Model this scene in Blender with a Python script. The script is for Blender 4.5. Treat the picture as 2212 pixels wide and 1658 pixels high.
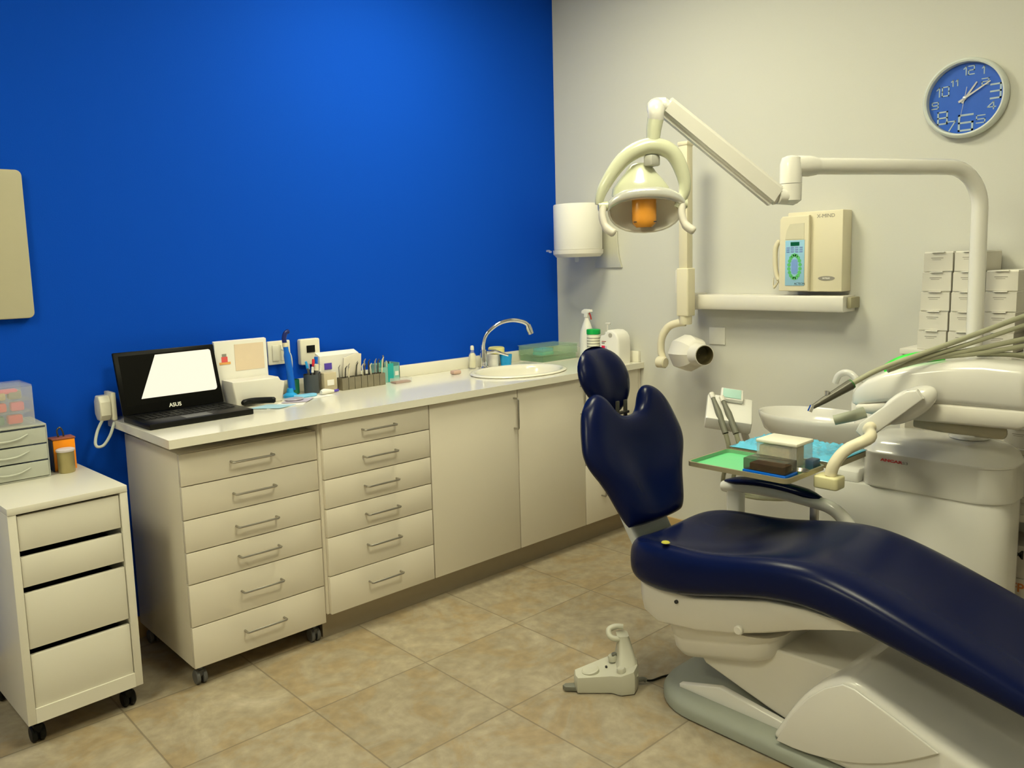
import bpy, bmesh, math, random
from mathutils import Vector, Matrix
random.seed(7)
PI = math.pi
for o in list(bpy.data.objects): bpy.data.objects.remove(o)
SC = bpy.context.scene
COL = SC.collection

# ---------------------------------------------------------------- camera
FPX = 1762.137
cam_d = bpy.data.cameras.new('camera'); cam = bpy.data.objects.new('camera', cam_d); COL.objects.link(cam)
cam_d.sensor_fit = 'HORIZONTAL'; cam_d.sensor_width = 36.0; cam_d.lens = 36.0 * FPX / 2212
cam_d.shift_x = 42.12 / 2212; cam_d.shift_y = -47.63 / 2212
cam_d.clip_start = 0.05
YAW, PITCH, ROLL = .7322, .1195, -.0297
f = Vector((math.sin(YAW)*math.cos(PITCH), math.cos(YAW)*math.cos(PITCH), -math.sin(PITCH)))
r = Vector((math.cos(YAW), -math.sin(YAW), 0)); u = r.cross(f)
rr = r*math.cos(ROLL) + u*math.sin(ROLL); uu = -r*math.sin(ROLL) + u*math.cos(ROLL)
M = Matrix((rr, uu, -f)).transposed().to_4x4(); M.translation = Vector((-3.4863, -3.292, 1.4448))
cam.matrix_world = M
SC.camera = cam

# ---------------------------------------------------------------- world, exposure
w = bpy.data.worlds.new('world'); SC.world = w; w.use_nodes = True
w.node_tree.nodes['Background'].inputs[0].default_value = (.9, .95, 1, 1)
w.node_tree.nodes['Background'].inputs[1].default_value = 0.05
SC.view_settings.view_transform = 'Standard'; SC.view_settings.look = 'None'
SC.view_settings.gamma = 1; SC.view_settings.use_curve_mapping = False
SC.view_settings.exposure = 0.0
LAMP_COL = (1.0, .96, .66); LAMP_POWER = 38.0
LAMPS = [(-1.30, -1.0), (-2.05, -2.45), (-4.25, -1.75)]     # ceiling panels

# ---------------------------------------------------------------- materials
def lin(c):
    return tuple(((x/255)/12.92 if x/255 <= .04045 else ((x/255+.055)/1.055)**2.4) for x in c)
MATS = {}
def mat(name, rgb, rough=.5, metal=0., spec=.5, coat=0., var=.04, bump=0., scale=30, alpha=1., trans=0., emit=None, estr=0., srgb=False, ior=1.45):
    if name in MATS: return MATS[name]
    if srgb: rgb = lin(rgb)
    m = bpy.data.materials.new(name); m.use_nodes = True; nt = m.node_tree; b = nt.nodes['Principled BSDF']
    tc = nt.nodes.new('ShaderNodeTexCoord'); nz = nt.nodes.new('ShaderNodeTexNoise'); nz.inputs['Scale'].default_value = scale
    nz.inputs['Detail'].default_value = 3
    nt.links.new(tc.outputs['Object'], nz.inputs['Vector'])
    mx = nt.nodes.new('ShaderNodeMix'); mx.data_type = 'RGBA'
    mx.inputs['A'].default_value = tuple(x*(1-var) for x in rgb)+(1,); mx.inputs['B'].default_value = tuple(min(1, x*(1+var)) for x in rgb)+(1,)
    nt.links.new(nz.outputs['Fac'], mx.inputs['Factor']); nt.links.new(mx.outputs['Result'], b.inputs['Base Color'])
    b.inputs['Roughness'].default_value = rough; b.inputs['Metallic'].default_value = metal
    b.inputs['Specular IOR Level'].default_value = spec; b.inputs['Coat Weight'].default_value = coat
    b.inputs['Coat Roughness'].default_value = .06; b.inputs['Alpha'].default_value = alpha
    b.inputs['Transmission Weight'].default_value = trans; b.inputs['IOR'].default_value = ior
    if emit: b.inputs['Emission Color'].default_value = emit+(1,); b.inputs['Emission Strength'].default_value = estr
    if bump:
        bp = nt.nodes.new('ShaderNodeBump'); bp.inputs['Strength'].default_value = bump; bp.inputs['Distance'].default_value = .002
        nt.links.new(nz.outputs['Fac'], bp.inputs['Height']); nt.links.new(bp.outputs['Normal'], b.inputs['Normal'])
    MATS[name] = m; return m

BLUEW = mat('blue_wall_paint', (.003, .066, .52), rough=.8, spec=.06, var=.03, bump=.15, scale=220)
WHITEW = mat('warm_white_wall_paint', (.615, .61, .56), rough=.7, spec=.25, var=.015, bump=.12, scale=200)
CEIL = mat('ceiling_paint', (.8, .79, .76), rough=.9, var=.01)
CAB = mat('cream_laminate', (.72, .665, .56), rough=.32, spec=.45, var=.01, scale=6)
CAREDGE = mat('cabinet_shadow_gap', (.16, .14, .10), rough=.8)
TOP = mat('cream_worktop', (.80, .77, .66), rough=.16, spec=.5, coat=.25, var=.01)
MICKE = mat('white_foil', (.72, .69, .60), rough=.3, spec=.45, var=.01, scale=6)
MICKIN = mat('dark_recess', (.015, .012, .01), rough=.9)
STEEL = mat('brushed_steel', (.42, .40, .36), rough=.35, metal=1, var=.08)
CHROME = mat('chrome', (.75, .75, .75), rough=.08, metal=1)
BLACKP = mat('black_plastic', (.006, .006, .005), rough=.4, spec=.2)
BLACKG = mat('black_gloss', (.004, .004, .0035), rough=.35, spec=.12)
GREYP = mat('grey_castor_plastic', (.10, .10, .10), rough=.4)
PLAST = mat('white_enamel', (.75, .735, .69), rough=.18, spec=.5, coat=.3, var=.008)
PLASTM = mat('white_plastic_matt', (.72, .69, .62), rough=.4, var=.01)
CREAM = mat('ivory_plastic', (.74, .68, .50), rough=.35, var=.01)
GREENC = mat('greenish_cream_plastic', (.60, .62, .46), rough=.2, coat=.3, var=.01)
GREYG = mat('grey_green_base', (.30, .32, .27), rough=.45, var=.03)
PEDG = mat('pedal_grey', (.50, .49, .40), rough=.45, var=.02)
PEDD = mat('pedal_dark_grey', (.16, .16, .13), rough=.5)
NAVY = mat('navy_vinyl', (.0025, .006, .041), rough=.27, spec=.18, coat=0, var=.05, bump=.06, scale=350)
HOSE = mat('grey_green_hose', (.36, .36, .25), rough=.5)
GRIP = mat('grey_green_grip', (.33, .35, .26), rough=.5)
DARKM = mat('dark_metal', (.09, .085, .07), rough=.35, metal=.7)
WHITE = mat('white_card', (.82, .80, .74), rough=.6, var=.01)
CARD = mat('white_box_card', (.66, .63, .56), rough=.7, var=.02)
INK = mat('dark_ink', (.03, .03, .03), rough=.6)
GREYINK = mat('grey_ink', (.28, .26, .22), rough=.6)
REDINK = mat('red_ink', (.40, .03, .03), rough=.5)
ALU = mat('white_card_bright', (.9, .88, .8), rough=.4)
TRGREEN = mat('green_tray_enamel', (.16, .62, .28), rough=.3, var=.02)
TRWALL = mat('green_tray_wall', (.20, .42, .24), rough=.35, var=.03)
TRRIM = mat('tray_aluminium_rim', (.42, .38, .25), rough=.35, metal=.6)
BLUEF = mat('blue_film_wrap', (.10, .50, .80), rough=.22, var=.35, scale=14, coat=.5)
BLUEB = mat('blue_plastic', (.0, .12, .62), rough=.3)
CYAN = mat('cyan_plastic', (.02, .36, .80), rough=.35)
TEAL = mat('teal_plastic', (.02, .42, .42), rough=.3)
CLEAR = mat('clear_plastic', (.80, .82, .80), rough=.08, alpha=.20)
SMOKE = mat('smoky_plastic', (.05, .04, .03), rough=.12, alpha=.62)
FROST = mat('frosted_plastic', (.62, .64, .56), rough=.35, alpha=.62)
FROSTG = mat('frosted_green_plastic', (.45, .70, .42), rough=.25, alpha=.24)
YELL = mat('pale_yellow_sponge', (.80, .74, .30), rough=.9)
RED = mat('red_plastic', (.75, .03, .05), rough=.4)
PINK = mat('pink_plastic', (.80, .12, .25), rough=.4)
MAG = mat('label_crimson', (.75, .01, .06), rough=.5)
GRN = mat('green_plastic', (.0, .42, .07), rough=.4)
GRNBOX = mat('green_box_card', (.005, .15, .02), rough=.5)
DGRN = mat('dark_green_plastic', (.01, .14, .07), rough=.4)
ORNG = mat('orange_plastic', (.95, .30, .005), rough=.35)
ORFILT = mat('orange_filter', (.72, .30, .03), rough=.12, coat=.6, var=.25, scale=18)
REFL = mat('reflector_glass', (.86, .84, .76), rough=.14, coat=.5, var=.06, scale=8)
SILV = mat('silver_trim', (.85, .86, .84), rough=.18, metal=.5)
BROWN = mat('red_brown_plastic', (.32, .10, .05), rough=.5)
PURP = mat('violet_plastic', (.10, .06, .45), rough=.4)
LAV = mat('lavender_sheet', (.55, .50, .62), rough=.6)
LBLUE = mat('light_blue_sheet', (.22, .55, .82), rough=.5)
PLATE = mat('switch_plastic', (.78, .75, .62), rough=.35)
CLKBLUE = mat('clock_face_blue', (.02, .12, .62), rough=.4)
CLKRIM = mat('clock_rim', (.66, .70, .66), rough=.3)
CLKNUM = mat('clock_numeral', (.42, .54, .62), rough=.4)
TILEB = mat('baseboard_tile', (.46, .32, .15), rough=.45, var=.12, scale=9)
PLINTH = mat('plinth_aluminium', (.36, .31, .23), rough=.4, metal=.35)
CORK = mat('tan_pellets', (.50, .38, .20), rough=.9, var=.45, scale=120)
GREYPAPER = mat('grey_board', (.46, .43, .30), rough=.6, var=.02)

def floor_mat():
    m = bpy.data.materials.new('stone_floor_tiles'); m.use_nodes = True; nt = m.node_tree; N = nt.nodes; L = nt.links; b = N['Principled BSDF']
    g = N.new('ShaderNodeNewGeometry'); sep = N.new('ShaderNodeSeparateXYZ'); L.new(g.outputs['Position'], sep.inputs[0])
    def mth(op, a, b_=None, c=None):
        n = N.new('ShaderNodeMath'); n.operation = op
        for i, v in enumerate((a, b_, c)):
            if v is None: continue
            if isinstance(v, (int, float)): n.inputs[i].default_value = v
            else: L.new(v, n.inputs[i])
        return n.outputs[0]
    S = .4597; SY = .4480
    ux = mth('DIVIDE', mth('ADD', sep.outputs[0], 2.2522 + 20*S), S); uy = mth('DIVIDE', mth('ADD', sep.outputs[1], .9902 + 20*SY), SY)
    fx = mth('FRACT', ux); fy = mth('FRACT', uy)
    def edge(fr): return mth('MINIMUM', fr, mth('SUBTRACT', 1, fr))
    e = mth('MINIMUM', edge(fx), edge(fy))
    gr = mth('LESS_THAN', e, .0062)
    cx = mth('FLOOR', ux); cy = mth('FLOOR', uy)
    cmb = N.new('ShaderNodeCombineXYZ'); L.new(cx, cmb.inputs[0]); L.new(cy, cmb.inputs[1])
    wn = N.new('ShaderNodeTexWhiteNoise'); wn.noise_dimensions = '3D'; L.new(cmb.outputs[0], wn.inputs['Vector'])
    off = N.new('ShaderNodeVectorMath'); off.operation = 'MULTIPLY_ADD'; L.new(wn.outputs['Color'], off.inputs[0]); off.inputs[1].default_value = (7, 7, 7); L.new(g.outputs['Position'], off.inputs[2])
    n1 = N.new('ShaderNodeTexNoise'); n1.inputs['Scale'].default_value = 4.2; n1.inputs['Detail'].default_value = 8; n1.inputs['Roughness'].default_value = .68; n1.inputs['Distortion'].default_value = .9
    L.new(off.outputs[0], n1.inputs['Vector'])
    n2 = N.new('ShaderNodeTexNoise'); n2.inputs['Scale'].default_value = 24; n2.inputs['Detail'].default_value = 4; L.new(off.outputs[0], n2.inputs['Vector'])
    cr = N.new('ShaderNodeValToRGB'); cr.color_ramp.elements[0].position = .30; cr.color_ramp.elements[0].color = (.270, .215, .145, 1)
    cr.color_ramp.elements[1].position = .72; cr.color_ramp.elements[1].color = (.42, .37, .285, 1)
    for p_, c_ in ((.42, (.320, .245, .145, 1)), (.52, (.325, .275, .195, 1)), (.60, (.36, .305, .215, 1))):
        q = cr.color_ramp.elements.new(p_); q.color = c_
    L.new(n1.outputs['Fac'], cr.inputs[0])
    mx = N.new('ShaderNodeMix'); mx.data_type = 'RGBA'; mx.blend_type = 'OVERLAY'; mx.inputs['Factor'].default_value = .35
    L.new(cr.outputs[0], mx.inputs['A']); L.new(n2.outputs['Fac'], mx.inputs['B'])
    hs = N.new('ShaderNodeHueSaturation'); L.new(mx.outputs['Result'], hs.inputs['Color']); L.new(mth('MULTIPLY_ADD', wn.outputs['Value'], .14, .93), hs.inputs['Value'])
    gm = N.new('ShaderNodeMix'); gm.data_type = 'RGBA'; L.new(mth('MULTIPLY', gr, .62), gm.inputs['Factor']); L.new(hs.outputs[0], gm.inputs['A']); gm.inputs['B'].default_value = (.13, .105, .07, 1)
    L.new(gm.outputs['Result'], b.inputs['Base Color']); b.inputs['Roughness'].default_value = .38; b.inputs['Specular IOR Level'].default_value = .4
    bp = N.new('ShaderNodeBump'); bp.inputs['Strength'].default_value = .25; bp.inputs['Distance'].default_value = .003
    L.new(mth('SUBTRACT', n1.outputs['Fac'], gr), bp.inputs['Height']); L.new(bp.outputs['Normal'], b.inputs['Normal'])
    return m
FLOOR = floor_mat()

# ---------------------------------------------------------------- mesh helpers
ORG = Vector((0, 0, 0))
def setorg(v):
    global ORG; ORG = Vector(v)
def box(bm, x0, x1, y0, y1, z0, z1, bev=0., seg=2, mi=0):
    if x0 > x1: x0, x1 = x1, x0
    if y0 > y1: y0, y1 = y1, y0
    if z0 > z1: z0, z1 = z1, z0
    t = bmesh.new(); bmesh.ops.create_cube(t, size=1)
    bmesh.ops.scale(t, vec=(x1-x0, y1-y0, z1-z0), verts=t.verts); bmesh.ops.translate(t, vec=((x0+x1)/2, (y0+y1)/2, (z0+z1)/2), verts=t.verts)
    if bev: bmesh.ops.bevel(t, geom=t.edges[:], offset=min(bev, .49*min(x1-x0, y1-y0, z1-z0)), segments=seg, affect='EDGES', profile=.5)
    merge(bm, t, mi); return bm
def merge(bm, t, mi=0, mx=None):
    if mx is not None: bmesh.ops.transform(t, matrix=mx, verts=t.verts)
    vm = {v: bm.verts.new(v.co) for v in t.verts}
    for fc in t.faces:
        try:
            n = bm.faces.new([vm[v] for v in fc.verts]); n.material_index = mi if mi else fc.material_index; n.smooth = True
        except ValueError: pass
    t.free(); return bm
def B(*a, **k):
    bm = bmesh.new(); box(bm, *a, **k); return bm
def ring_loft(bm, rings, cap0=True, cap1=True, mi=0, closed=True):
    vs = [[bm.verts.new(p) for p in rg] for rg in rings]; n = len(rings[0])
    for a, b in zip(vs[:-1], vs[1:]):
        for i in range(n if closed else n-1):
            j = (i+1) % n
            try: q = bm.faces.new((a[i], a[j], b[j], b[i])); q.material_index = mi; q.smooth = True
            except ValueError: pass
    for flag, rg, rev in ((cap0, vs[0], True), (cap1, vs[-1], False)):
        if flag:
            q = bm.faces.new(rg[::-1] if rev else rg); q.material_index = mi; q.smooth = True
    return bm
def tube(bm, pts, rad, n=12, mi=0, caps=True, flat=None):
    P_ = [Vector(p) for p in pts]; rads = rad if isinstance(rad, (list, tuple)) else [rad]*len(P_)
    rings = []; up = None
    for i, p in enumerate(P_):
        t = (P_[min(i+1, len(P_)-1)] - P_[max(i-1, 0)]).normalized()
        if up is None:
            a = Vector((0, 0, 1)) if abs(t.z) < .9 else Vector((1, 0, 0)); s = t.cross(a).normalized()
        else: s = (up - t*up.dot(t)).normalized()
        up = s; v = t.cross(s)
        fl = flat if flat else 1
        rings.append([p + s*math.cos(2*PI*k/n)*rads[i]*fl + v*math.sin(2*PI*k/n)*rads[i] for k in range(n)])
    ring_loft(bm, rings, caps, caps, mi); return bm
def smooth_path(pts, k=6):
    P_ = [Vector(p) for p in pts]; out = []
    for i in range(len(P_)-1):
        p0 = P_[max(i-1, 0)]; p1 = P_[i]; p2 = P_[i+1]; p3 = P_[min(i+2, len(P_)-1)]
        for j in range(k):
            t = j/k; out.append(.5*((2*p1)+(-p0+p2)*t+(2*p0-5*p1+4*p2-p3)*t*t+(-p0+3*p1-3*p2+p3)*t**3))
    out.append(P_[-1]); return out
def lathe(bm, prof, c=(0, 0, 0), n=32, mi=0, sx=1, sy=1, cap0=True, cap1=True, mx=None):
    c = Vector(c)
    rings = [[Vector((math.cos(2*PI*k/n)*rd*sx, math.sin(2*PI*k/n)*rd*sy, z)) for k in range(n)] for rd, z in prof]
    if mx is not None: rings = [[mx @ p for p in rg] for rg in rings]
    rings = [[p + c for p in rg] for rg in rings]
    ring_loft(bm, rings, cap0, cap1, mi); return bm
def cyl(bm, c, rad, h, n=24, mi=0, axis='z', bev=0.):
    prof = [(rad, 0), (rad, h)] if not bev else [(rad-bev, 0), (rad, bev), (rad, h-bev), (rad-bev, h)]
    mx = {'z': Matrix.Identity(3), 'x': Matrix(((0, 0, 1), (1, 0, 0), (0, 1, 0))), 'y': Matrix(((0, 1, 0), (0, 0, 1), (1, 0, 0)))}[axis]
    return lathe(bm, prof, c, n, mi, mx=mx)
def prism(bm, poly, a0, a1, axis='x', bev=0., seg=3, mi=0, vert_bev=0.):
    """poly in the two axes other than `axis` (in xyz order)"""
    def pt(p, a):
        if axis == 'x': return (a, p[0], p[1])
        if axis == 'y': return (p[0], a, p[1])
        return (p[0], p[1], a)
    t = bmesh.new(); A = [t.verts.new(pt(p, a0)) for p in poly]; Bv = [t.verts.new(pt(p, a1)) for p in poly]
    t.faces.new(A[::-1]); t.faces.new(Bv)
    for i in range(len(poly)):
        j = (i+1) % len(poly); t.faces.new((A[i], A[j], Bv[j], Bv[i]))
    bmesh.ops.recalc_face_normals(t, faces=t.faces)
    if bev:
        ed = [e for e in t.edges if (e.verts[0] in A) == (e.verts[1] in A)] if not vert_bev else t.edges[:]
        bmesh.ops.bevel(t, geom=ed, offset=bev, segments=seg, affect='EDGES', profile=.5)
    merge(bm, t, mi); return bm
def rpoly(x0, x1, y0, y1, rads, n=6):
    """rounded rectangle; rads = (x0y0, x1y0, x1y1, x0y1)"""
    if not isinstance(rads, (list, tuple)): rads = [rads]*4
    rads = [min(q, .49*(x1-x0), .49*(y1-y0)) for q in rads]; out = []
    for (cx, cy, sx, sy, a0), rd in zip(((x0, y0, 1, 1, PI), (x1, y0, -1, 1, 1.5*PI), (x1, y1, -1, -1, 0), (x0, y1, 1, -1, .5*PI)), rads):
        for k in range(n+1):
            a = a0 + k/n*PI/2; out.append((cx+sx*rd+math.cos(a)*rd, cy+sy*rd+math.sin(a)*rd))
    return out
def obj(name, bm, m, parent=None, ang=35, sub=0, **props):
    me = bpy.data.meshes.new(name)
    bmesh.ops.remove_doubles(bm, verts=bm.verts, dist=1e-6)
    bmesh.ops.recalc_face_normals(bm, faces=bm.faces)
    bmesh.ops.translate(bm, vec=-ORG, verts=bm.verts)
    bm.to_mesh(me); bm.free()
    for mm in (m if isinstance(m, (list, tuple)) else [m]): me.materials.append(mm)
    for p in me.polygons: p.use_smooth = True
    if ang < 180: me.set_sharp_from_angle(angle=math.radians(ang))
    o = bpy.data.objects.new(name, me); COL.objects.link(o)
    if parent is not None: o.parent = parent
    else: o.location = ORG
    if sub:
        md = o.modifiers.new('subsurf', 'SUBSURF'); md.levels = sub; md.render_levels = sub
    for k, v in props.items(): o[k] = v
    return o
def thing(name, label, cat, loc, group=None):
    setorg(loc); o = bpy.data.objects.new(name, None); o.empty_display_size = .05; COL.objects.link(o); o.location = loc
    o['label'] = label; o['category'] = cat
    if group: o['group'] = group
    return o
def solo(name, bm, m, label, cat, loc, group=None, **k):
    setorg(loc); o = obj(name, bm, m, None, **k); o['label'] = label; o['category'] = cat
    if group: o['group'] = group
    return o
def struct(name, bm, m, **k):
    setorg((0, 0, 0)); return obj(name, bm, m, None, kind='structure', **k)
def kids(o): return [c for c in bpy.data.objects if c.parent == o]
def dup(root, loc, label=None, group=None, rotz=None):
    q = root.copy(); COL.objects.link(q); q.location = loc
    if rotz is not None: q.rotation_euler.z = rotz
    if label: q['label'] = label
    if group: q['group'] = group
    for c in kids(root):
        cc = c.copy(); COL.objects.link(cc); cc.parent = q
        for g in kids(c):
            gg = g.copy(); COL.objects.link(gg); gg.parent = cc
    return q
AX = {'-x': (Vector((0, -1, 0)), Vector((0, 0, 1)), Vector((-1, 0, 0))), '-y': (Vector((1, 0, 0)), Vector((0, 0, 1)), Vector((0, -1, 0))), 'z': (Vector((1, 0, 0)), Vector((0, 1, 0)), Vector((0, 0, 1)))}
def text_bm(s, size, at, face='-x', bold=0., ext=.0006, rot=0., sxy=(1, 1), align='CENTER', axes=None):
    c = bpy.data.curves.new('t', 'FONT'); c.body = s; c.size = size; c.extrude = ext; c.offset = bold; c.align_x = align; c.align_y = 'CENTER'
    o = bpy.data.objects.new('t', c); COL.objects.link(o); dg = bpy.context.evaluated_depsgraph_get()
    me = bpy.data.meshes.new_from_object(o.evaluated_get(dg)); bpy.data.objects.remove(o); bpy.data.curves.remove(c)
    bm = bmesh.new(); bm.from_mesh(me); bpy.data.meshes.remove(me)
    X, Y, Z = axes if axes else AX[face]
    for v in bm.verts:
        x, y = v.co.x*sxy[0], v.co.y*sxy[1]; x, y = x*math.cos(rot)-y*math.sin(rot), x*math.sin(rot)+y*math.cos(rot)
        v.co = Vector(at) + X*x + Y*y + Z*v.co.z
    return bm
def join(a, b): return merge(a, b)

# ---------------------------------------------------------------- room
XL, YF, ZC = -4.7, -4.7, 2.98
struct('floor', B(XL-.1, .1, YF-.1, .1, -.08, 0), FLOOR)
struct('ceiling', B(XL-.1, .1, YF-.1, .1, ZC, ZC+.08), CEIL)
struct('wall_back', B(XL-.1, .1, 0, .1, 0, ZC), BLUEW)
struct('wall_right', B(0, .1, YF-.1, 0, 0, ZC), WHITEW)
struct('wall_left', B(XL-.1, XL, YF-.1, 0, 0, ZC), WHITEW)
struct('wall_front', B(XL, 0, YF-.1, YF, 0, ZC), WHITEW)
struct('baseboard_right', B(-.012, 0, YF, -.545, 0, .088, bev=.002), TILEB)
struct('baseboard_back', B(XL, -1.96, -.012, 0, 0, .088, bev=.002), TILEB)
PAN = mat('lit_diffuser', (1, 1, 1), rough=.6, emit=LAMP_COL, estr=LAMP_POWER, var=0)
pl0 = None
for i, (x, y) in enumerate(LAMPS):
    lab = 'square ceiling light panel ' + ['above the dental chair head end', 'above the dental chair foot end', 'near the left end of the room'][i]
    if pl0 is None:
        pl0 = thing('ceiling_light', lab, 'ceiling light', (x, y, ZC), 'square ceiling light panels')
        fr = bmesh.new()
        for a in ((-.32, .32, -.32, -.29), (-.32, .32, .29, .32), (-.32, -.29, -.29, .29), (.29, .32, -.29, .29)): box(fr, x+a[0], x+a[1], y+a[2], y+a[3], ZC-.02, ZC)
        obj('frame', fr, PLASTM, pl0); obj('diffuser', B(x-.29, x+.29, y-.29, y+.29, ZC-.012, ZC-.004), PAN, pl0)
    else: dup(pl0, (x, y, ZC), lab)

# ---------------------------------------------------------------- fitted units along the blue wall
def bar_handle(x0, x1, y, z, vertical=False, z1=None):
    bm = bmesh.new()
    if not vertical:
        tube(bm, [(x0, y, z), (x0, y-.024, z), (x0+.004, y-.028, z), (x1-.004, y-.028, z), (x1, y-.024, z), (x1, y, z)], .0042, 8)
    else:
        tube(bm, [(x0, y, z), (x0, y-.026, z), (x0, y-.03, z-.004), (x0, y-.03, z1+.004), (x0, y-.026, z1), (x0, y, z1)], .0045, 8)
    return bm
def drawer_stack(root, x0, x1, zs, yf, hx0, hx1, hz):
    for i in range(len(zs)-1):
        d = obj('drawer', B(x0, x1, yf, yf+.018, zs[i+1]+.0018, zs[i]-.0018, bev=.0015), CAB, root)
        obj('handle', bar_handle(hx0, hx1, yf, zs[i]-hz[i]), STEEL, d)
def castor(bm, x, y, rad=.026, dz=0.075):
    for s in (-1, 1): cyl(bm, (x+s*.009-.006 if s > 0 else x-.021, y, rad), rad, .014, 20, axis='x', bev=.003)
    cyl(bm, (x, y, rad), .008, dz-rad, 12)
    box(bm, x-.010, x+.010, y-.016, y+.016, rad+.004, rad+.026, bev=.006)
    return bm
def castors(root, pts, m, rad, top):
    for x, y in pts: obj('castor', castor(bmesh.new(), x, y, rad, top), m, root)

# wheeled drawer cabinet under the worktop
t = thing('drawer_cabinet', 'cream wheeled six-drawer cabinet under the laptop end of the worktop', 'cabinet', (-2.214, -.31, 0))
obj('body', B(-2.477, -1.958, -.556, -.03, .073, .838, bev=.002), CAB, t)
zs = [.838, .724, .606, .491, .377, .224, .073]
for i in range(6):
    d = obj('drawer', B(-2.477, -1.956, -.575, -.557, zs[i+1]+.0018, zs[i]-.0018, bev=.0015), CAB, t)
    obj('handle', bar_handle(-2.298+.002*i, -2.143+.002*i, -.575, zs[i] - [.056, .058, .06, .056, .073, .070][i]), STEEL, d)
castors(t, [(-2.445, -.535), (-1.99, -.535), (-2.445, -.08), (-1.99, -.08)], GREYP, .026, .078)

# fixed drawer unit
t = thing('drawer_cabinet', 'cream fitted six-drawer cabinet between the wheeled cabinet and the sink doors', 'cabinet', (-1.69, -.3, .1))
obj('body', B(-1.954, -1.437, -.584, -.02, .11, .871, bev=.001), CAB, t)
zs = [.866, .763, .645, .530, .417, .263, .1095]
for i in range(6):
    d = obj('drawer', B(-1.945, -1.438, -.602, -.585, zs[i+1]+.0018, zs[i]-.0018, bev=.0015), CAB, t)
    obj('handle', bar_handle(-1.768, -1.615, -.602, zs[i] - [.050, .055, .056, .055, .068, .068][i]), STEEL, d)
# sink cupboard
t = thing('sink_cabinet', 'cream fitted two-door cupboard under the sink', 'cabinet', (-.93, -.3, .1))
obj('body', B(-1.436, -.458, -.584, -.02, .11, .760, bev=.001), CAB, t)
for x0, x1, hx in ((-1.434, -.922, -.945), (-.920, -.459, -.486)):
    d = obj('door', B(x0+.002, x1-.002, -.602, -.585, .111, .866, bev=.0015), CAB, t)
    obj('handle', bar_handle(hx, 0, -.602, .83, True, .69), STEEL, d)
# narrow end cupboard
t = thing('end_cabinet', 'narrow cream cupboard at the right end of the worktop run', 'cabinet', (-.235, -.3, .1))
obj('body', B(-.457, -.022, -.584, -.02, .11, .760, bev=.001), CAB, t)
d = obj('door', B(-.455, -.026, -.602, -.585, .111, .418, bev=.0015), CAB, t); obj('handle', bar_handle(-.335, 0, -.602, .30, True, .24), STEEL, d)
obj('door', B(-.455, -.026, -.602, -.585, .422, .866, bev=.0015), CAB, t)
solo('filler_strip', B(-.020, -.002, -.598, -.02, .11, .871), CAB, 'cream filler strip between end cupboard and white wall', 'filler strip', (-.011, -.3, .11))
solo('plinth', B(-1.954, -.002, -.538, -.520, 0, .108), PLINTH, 'brown-grey metal plinth under the fitted cupboards', 'plinth', (-1, -.53, 0))

# worktop with a sink hole
t = thing('worktop', 'long cream worktop running under the blue wall', 'worktop', (-1.26, -.31, .871))
SKX, SKY, SA, SB = -.665, -.35, .245, .185
def slab_with_hole():
    bm = bmesh.new(); n = 48; z1, z0 = .901, .871
    x0, x1, y0, y1 = -1.0, -.32, -.622, -.001
    ang = [2*PI*k/n for k in range(n)]
    hole = [(SKX+SA*math.cos(a), SKY+SB*math.sin(a)) for a in ang]
    outer = []
    for a in ang:
        dx, dy = math.cos(a), math.sin(a); cxm, cym = (x1 if dx > 0 else x0)-SKX, (y1 if dy > 0 else y0)-SKY
        s = min(cxm/dx if abs(dx) > 1e-6 else 1e9, cym/dy if abs(dy) > 1e-6 else 1e9); outer.append((SKX+dx*s, SKY+dy*s))
    # snap corners
    for c in ((x0, y0), (x1, y0), (x0, y1), (x1, y1)):
        k = min(range(n), key=lambda i: (outer[i][0]-c[0])**2+(outer[i][1]-c[1])**2); outer[k] = c
    rings = [[Vector((p[0], p[1], z0)) for p in hole], [Vector((p[0], p[1], z1)) for p in hole], [Vector((p[0], p[1], z1)) for p in outer], [Vector((p[0], p[1], z0)) for p in outer], [Vector((p[0], p[1], z0)) for p in hole]]
    ring_loft(bm, rings, False, False); return bm
bm = slab_with_hole()
box(bm, -2.524, -1.0, -.622, -.001, .871, .901); box(bm, -.32, -.001, -.622, -.001, .871, .901)
obj('slab', bm, TOP, t)
bm = bmesh.new(); box(bm, -1.95, -.022, -.020, -.001, .901, .960, bev=.002); obj('back_splash', bm, TOP, t)
obj('end_splash', B(-.020, -.001, -.600, -.001, .901, .960, bev=.002), TOP, t)
# sink basin
t = thing('wash_basin', 'oval cream wash basin set into the worktop', 'sink', (SKX, SKY, .76))
bm = bmesh.new()
prof = [(1.10, .902), (1.12, .906), (1.10, .912), (1.04, .913), (.98, .908), (.95, .89), (.90, .84), (.74, .79), (.30, .775), (.0001, .774)]
rings = [[Vector((SKX+SA*k*math.cos(2*PI*i/40), SKY+SB*k*math.sin(2*PI*i/40), z)) for i in range(40)] for k, z in prof]
prof2 = [(.0001, .766), (.30, .767), (.76, .783), (.93, .835), (.97, .89), (.98, .902), (1.10, .902)]
rings += [[Vector((SKX+SA*k*math.cos(2*PI*i/40), SKY+SB*k*math.sin(2*PI*i/40), z)) for i in range(40)] for k, z in prof2]
ring_loft(bm, rings, False, False); obj('basin', bm, TOP, t, ang=60)
bm = bmesh.new(); lathe(bm, [(.03, .775), (.032, .779), (.02, .781), (.001, .779)], (SKX, SKY, 0), 24); obj('drain', bm, CHROME, t)
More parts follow.
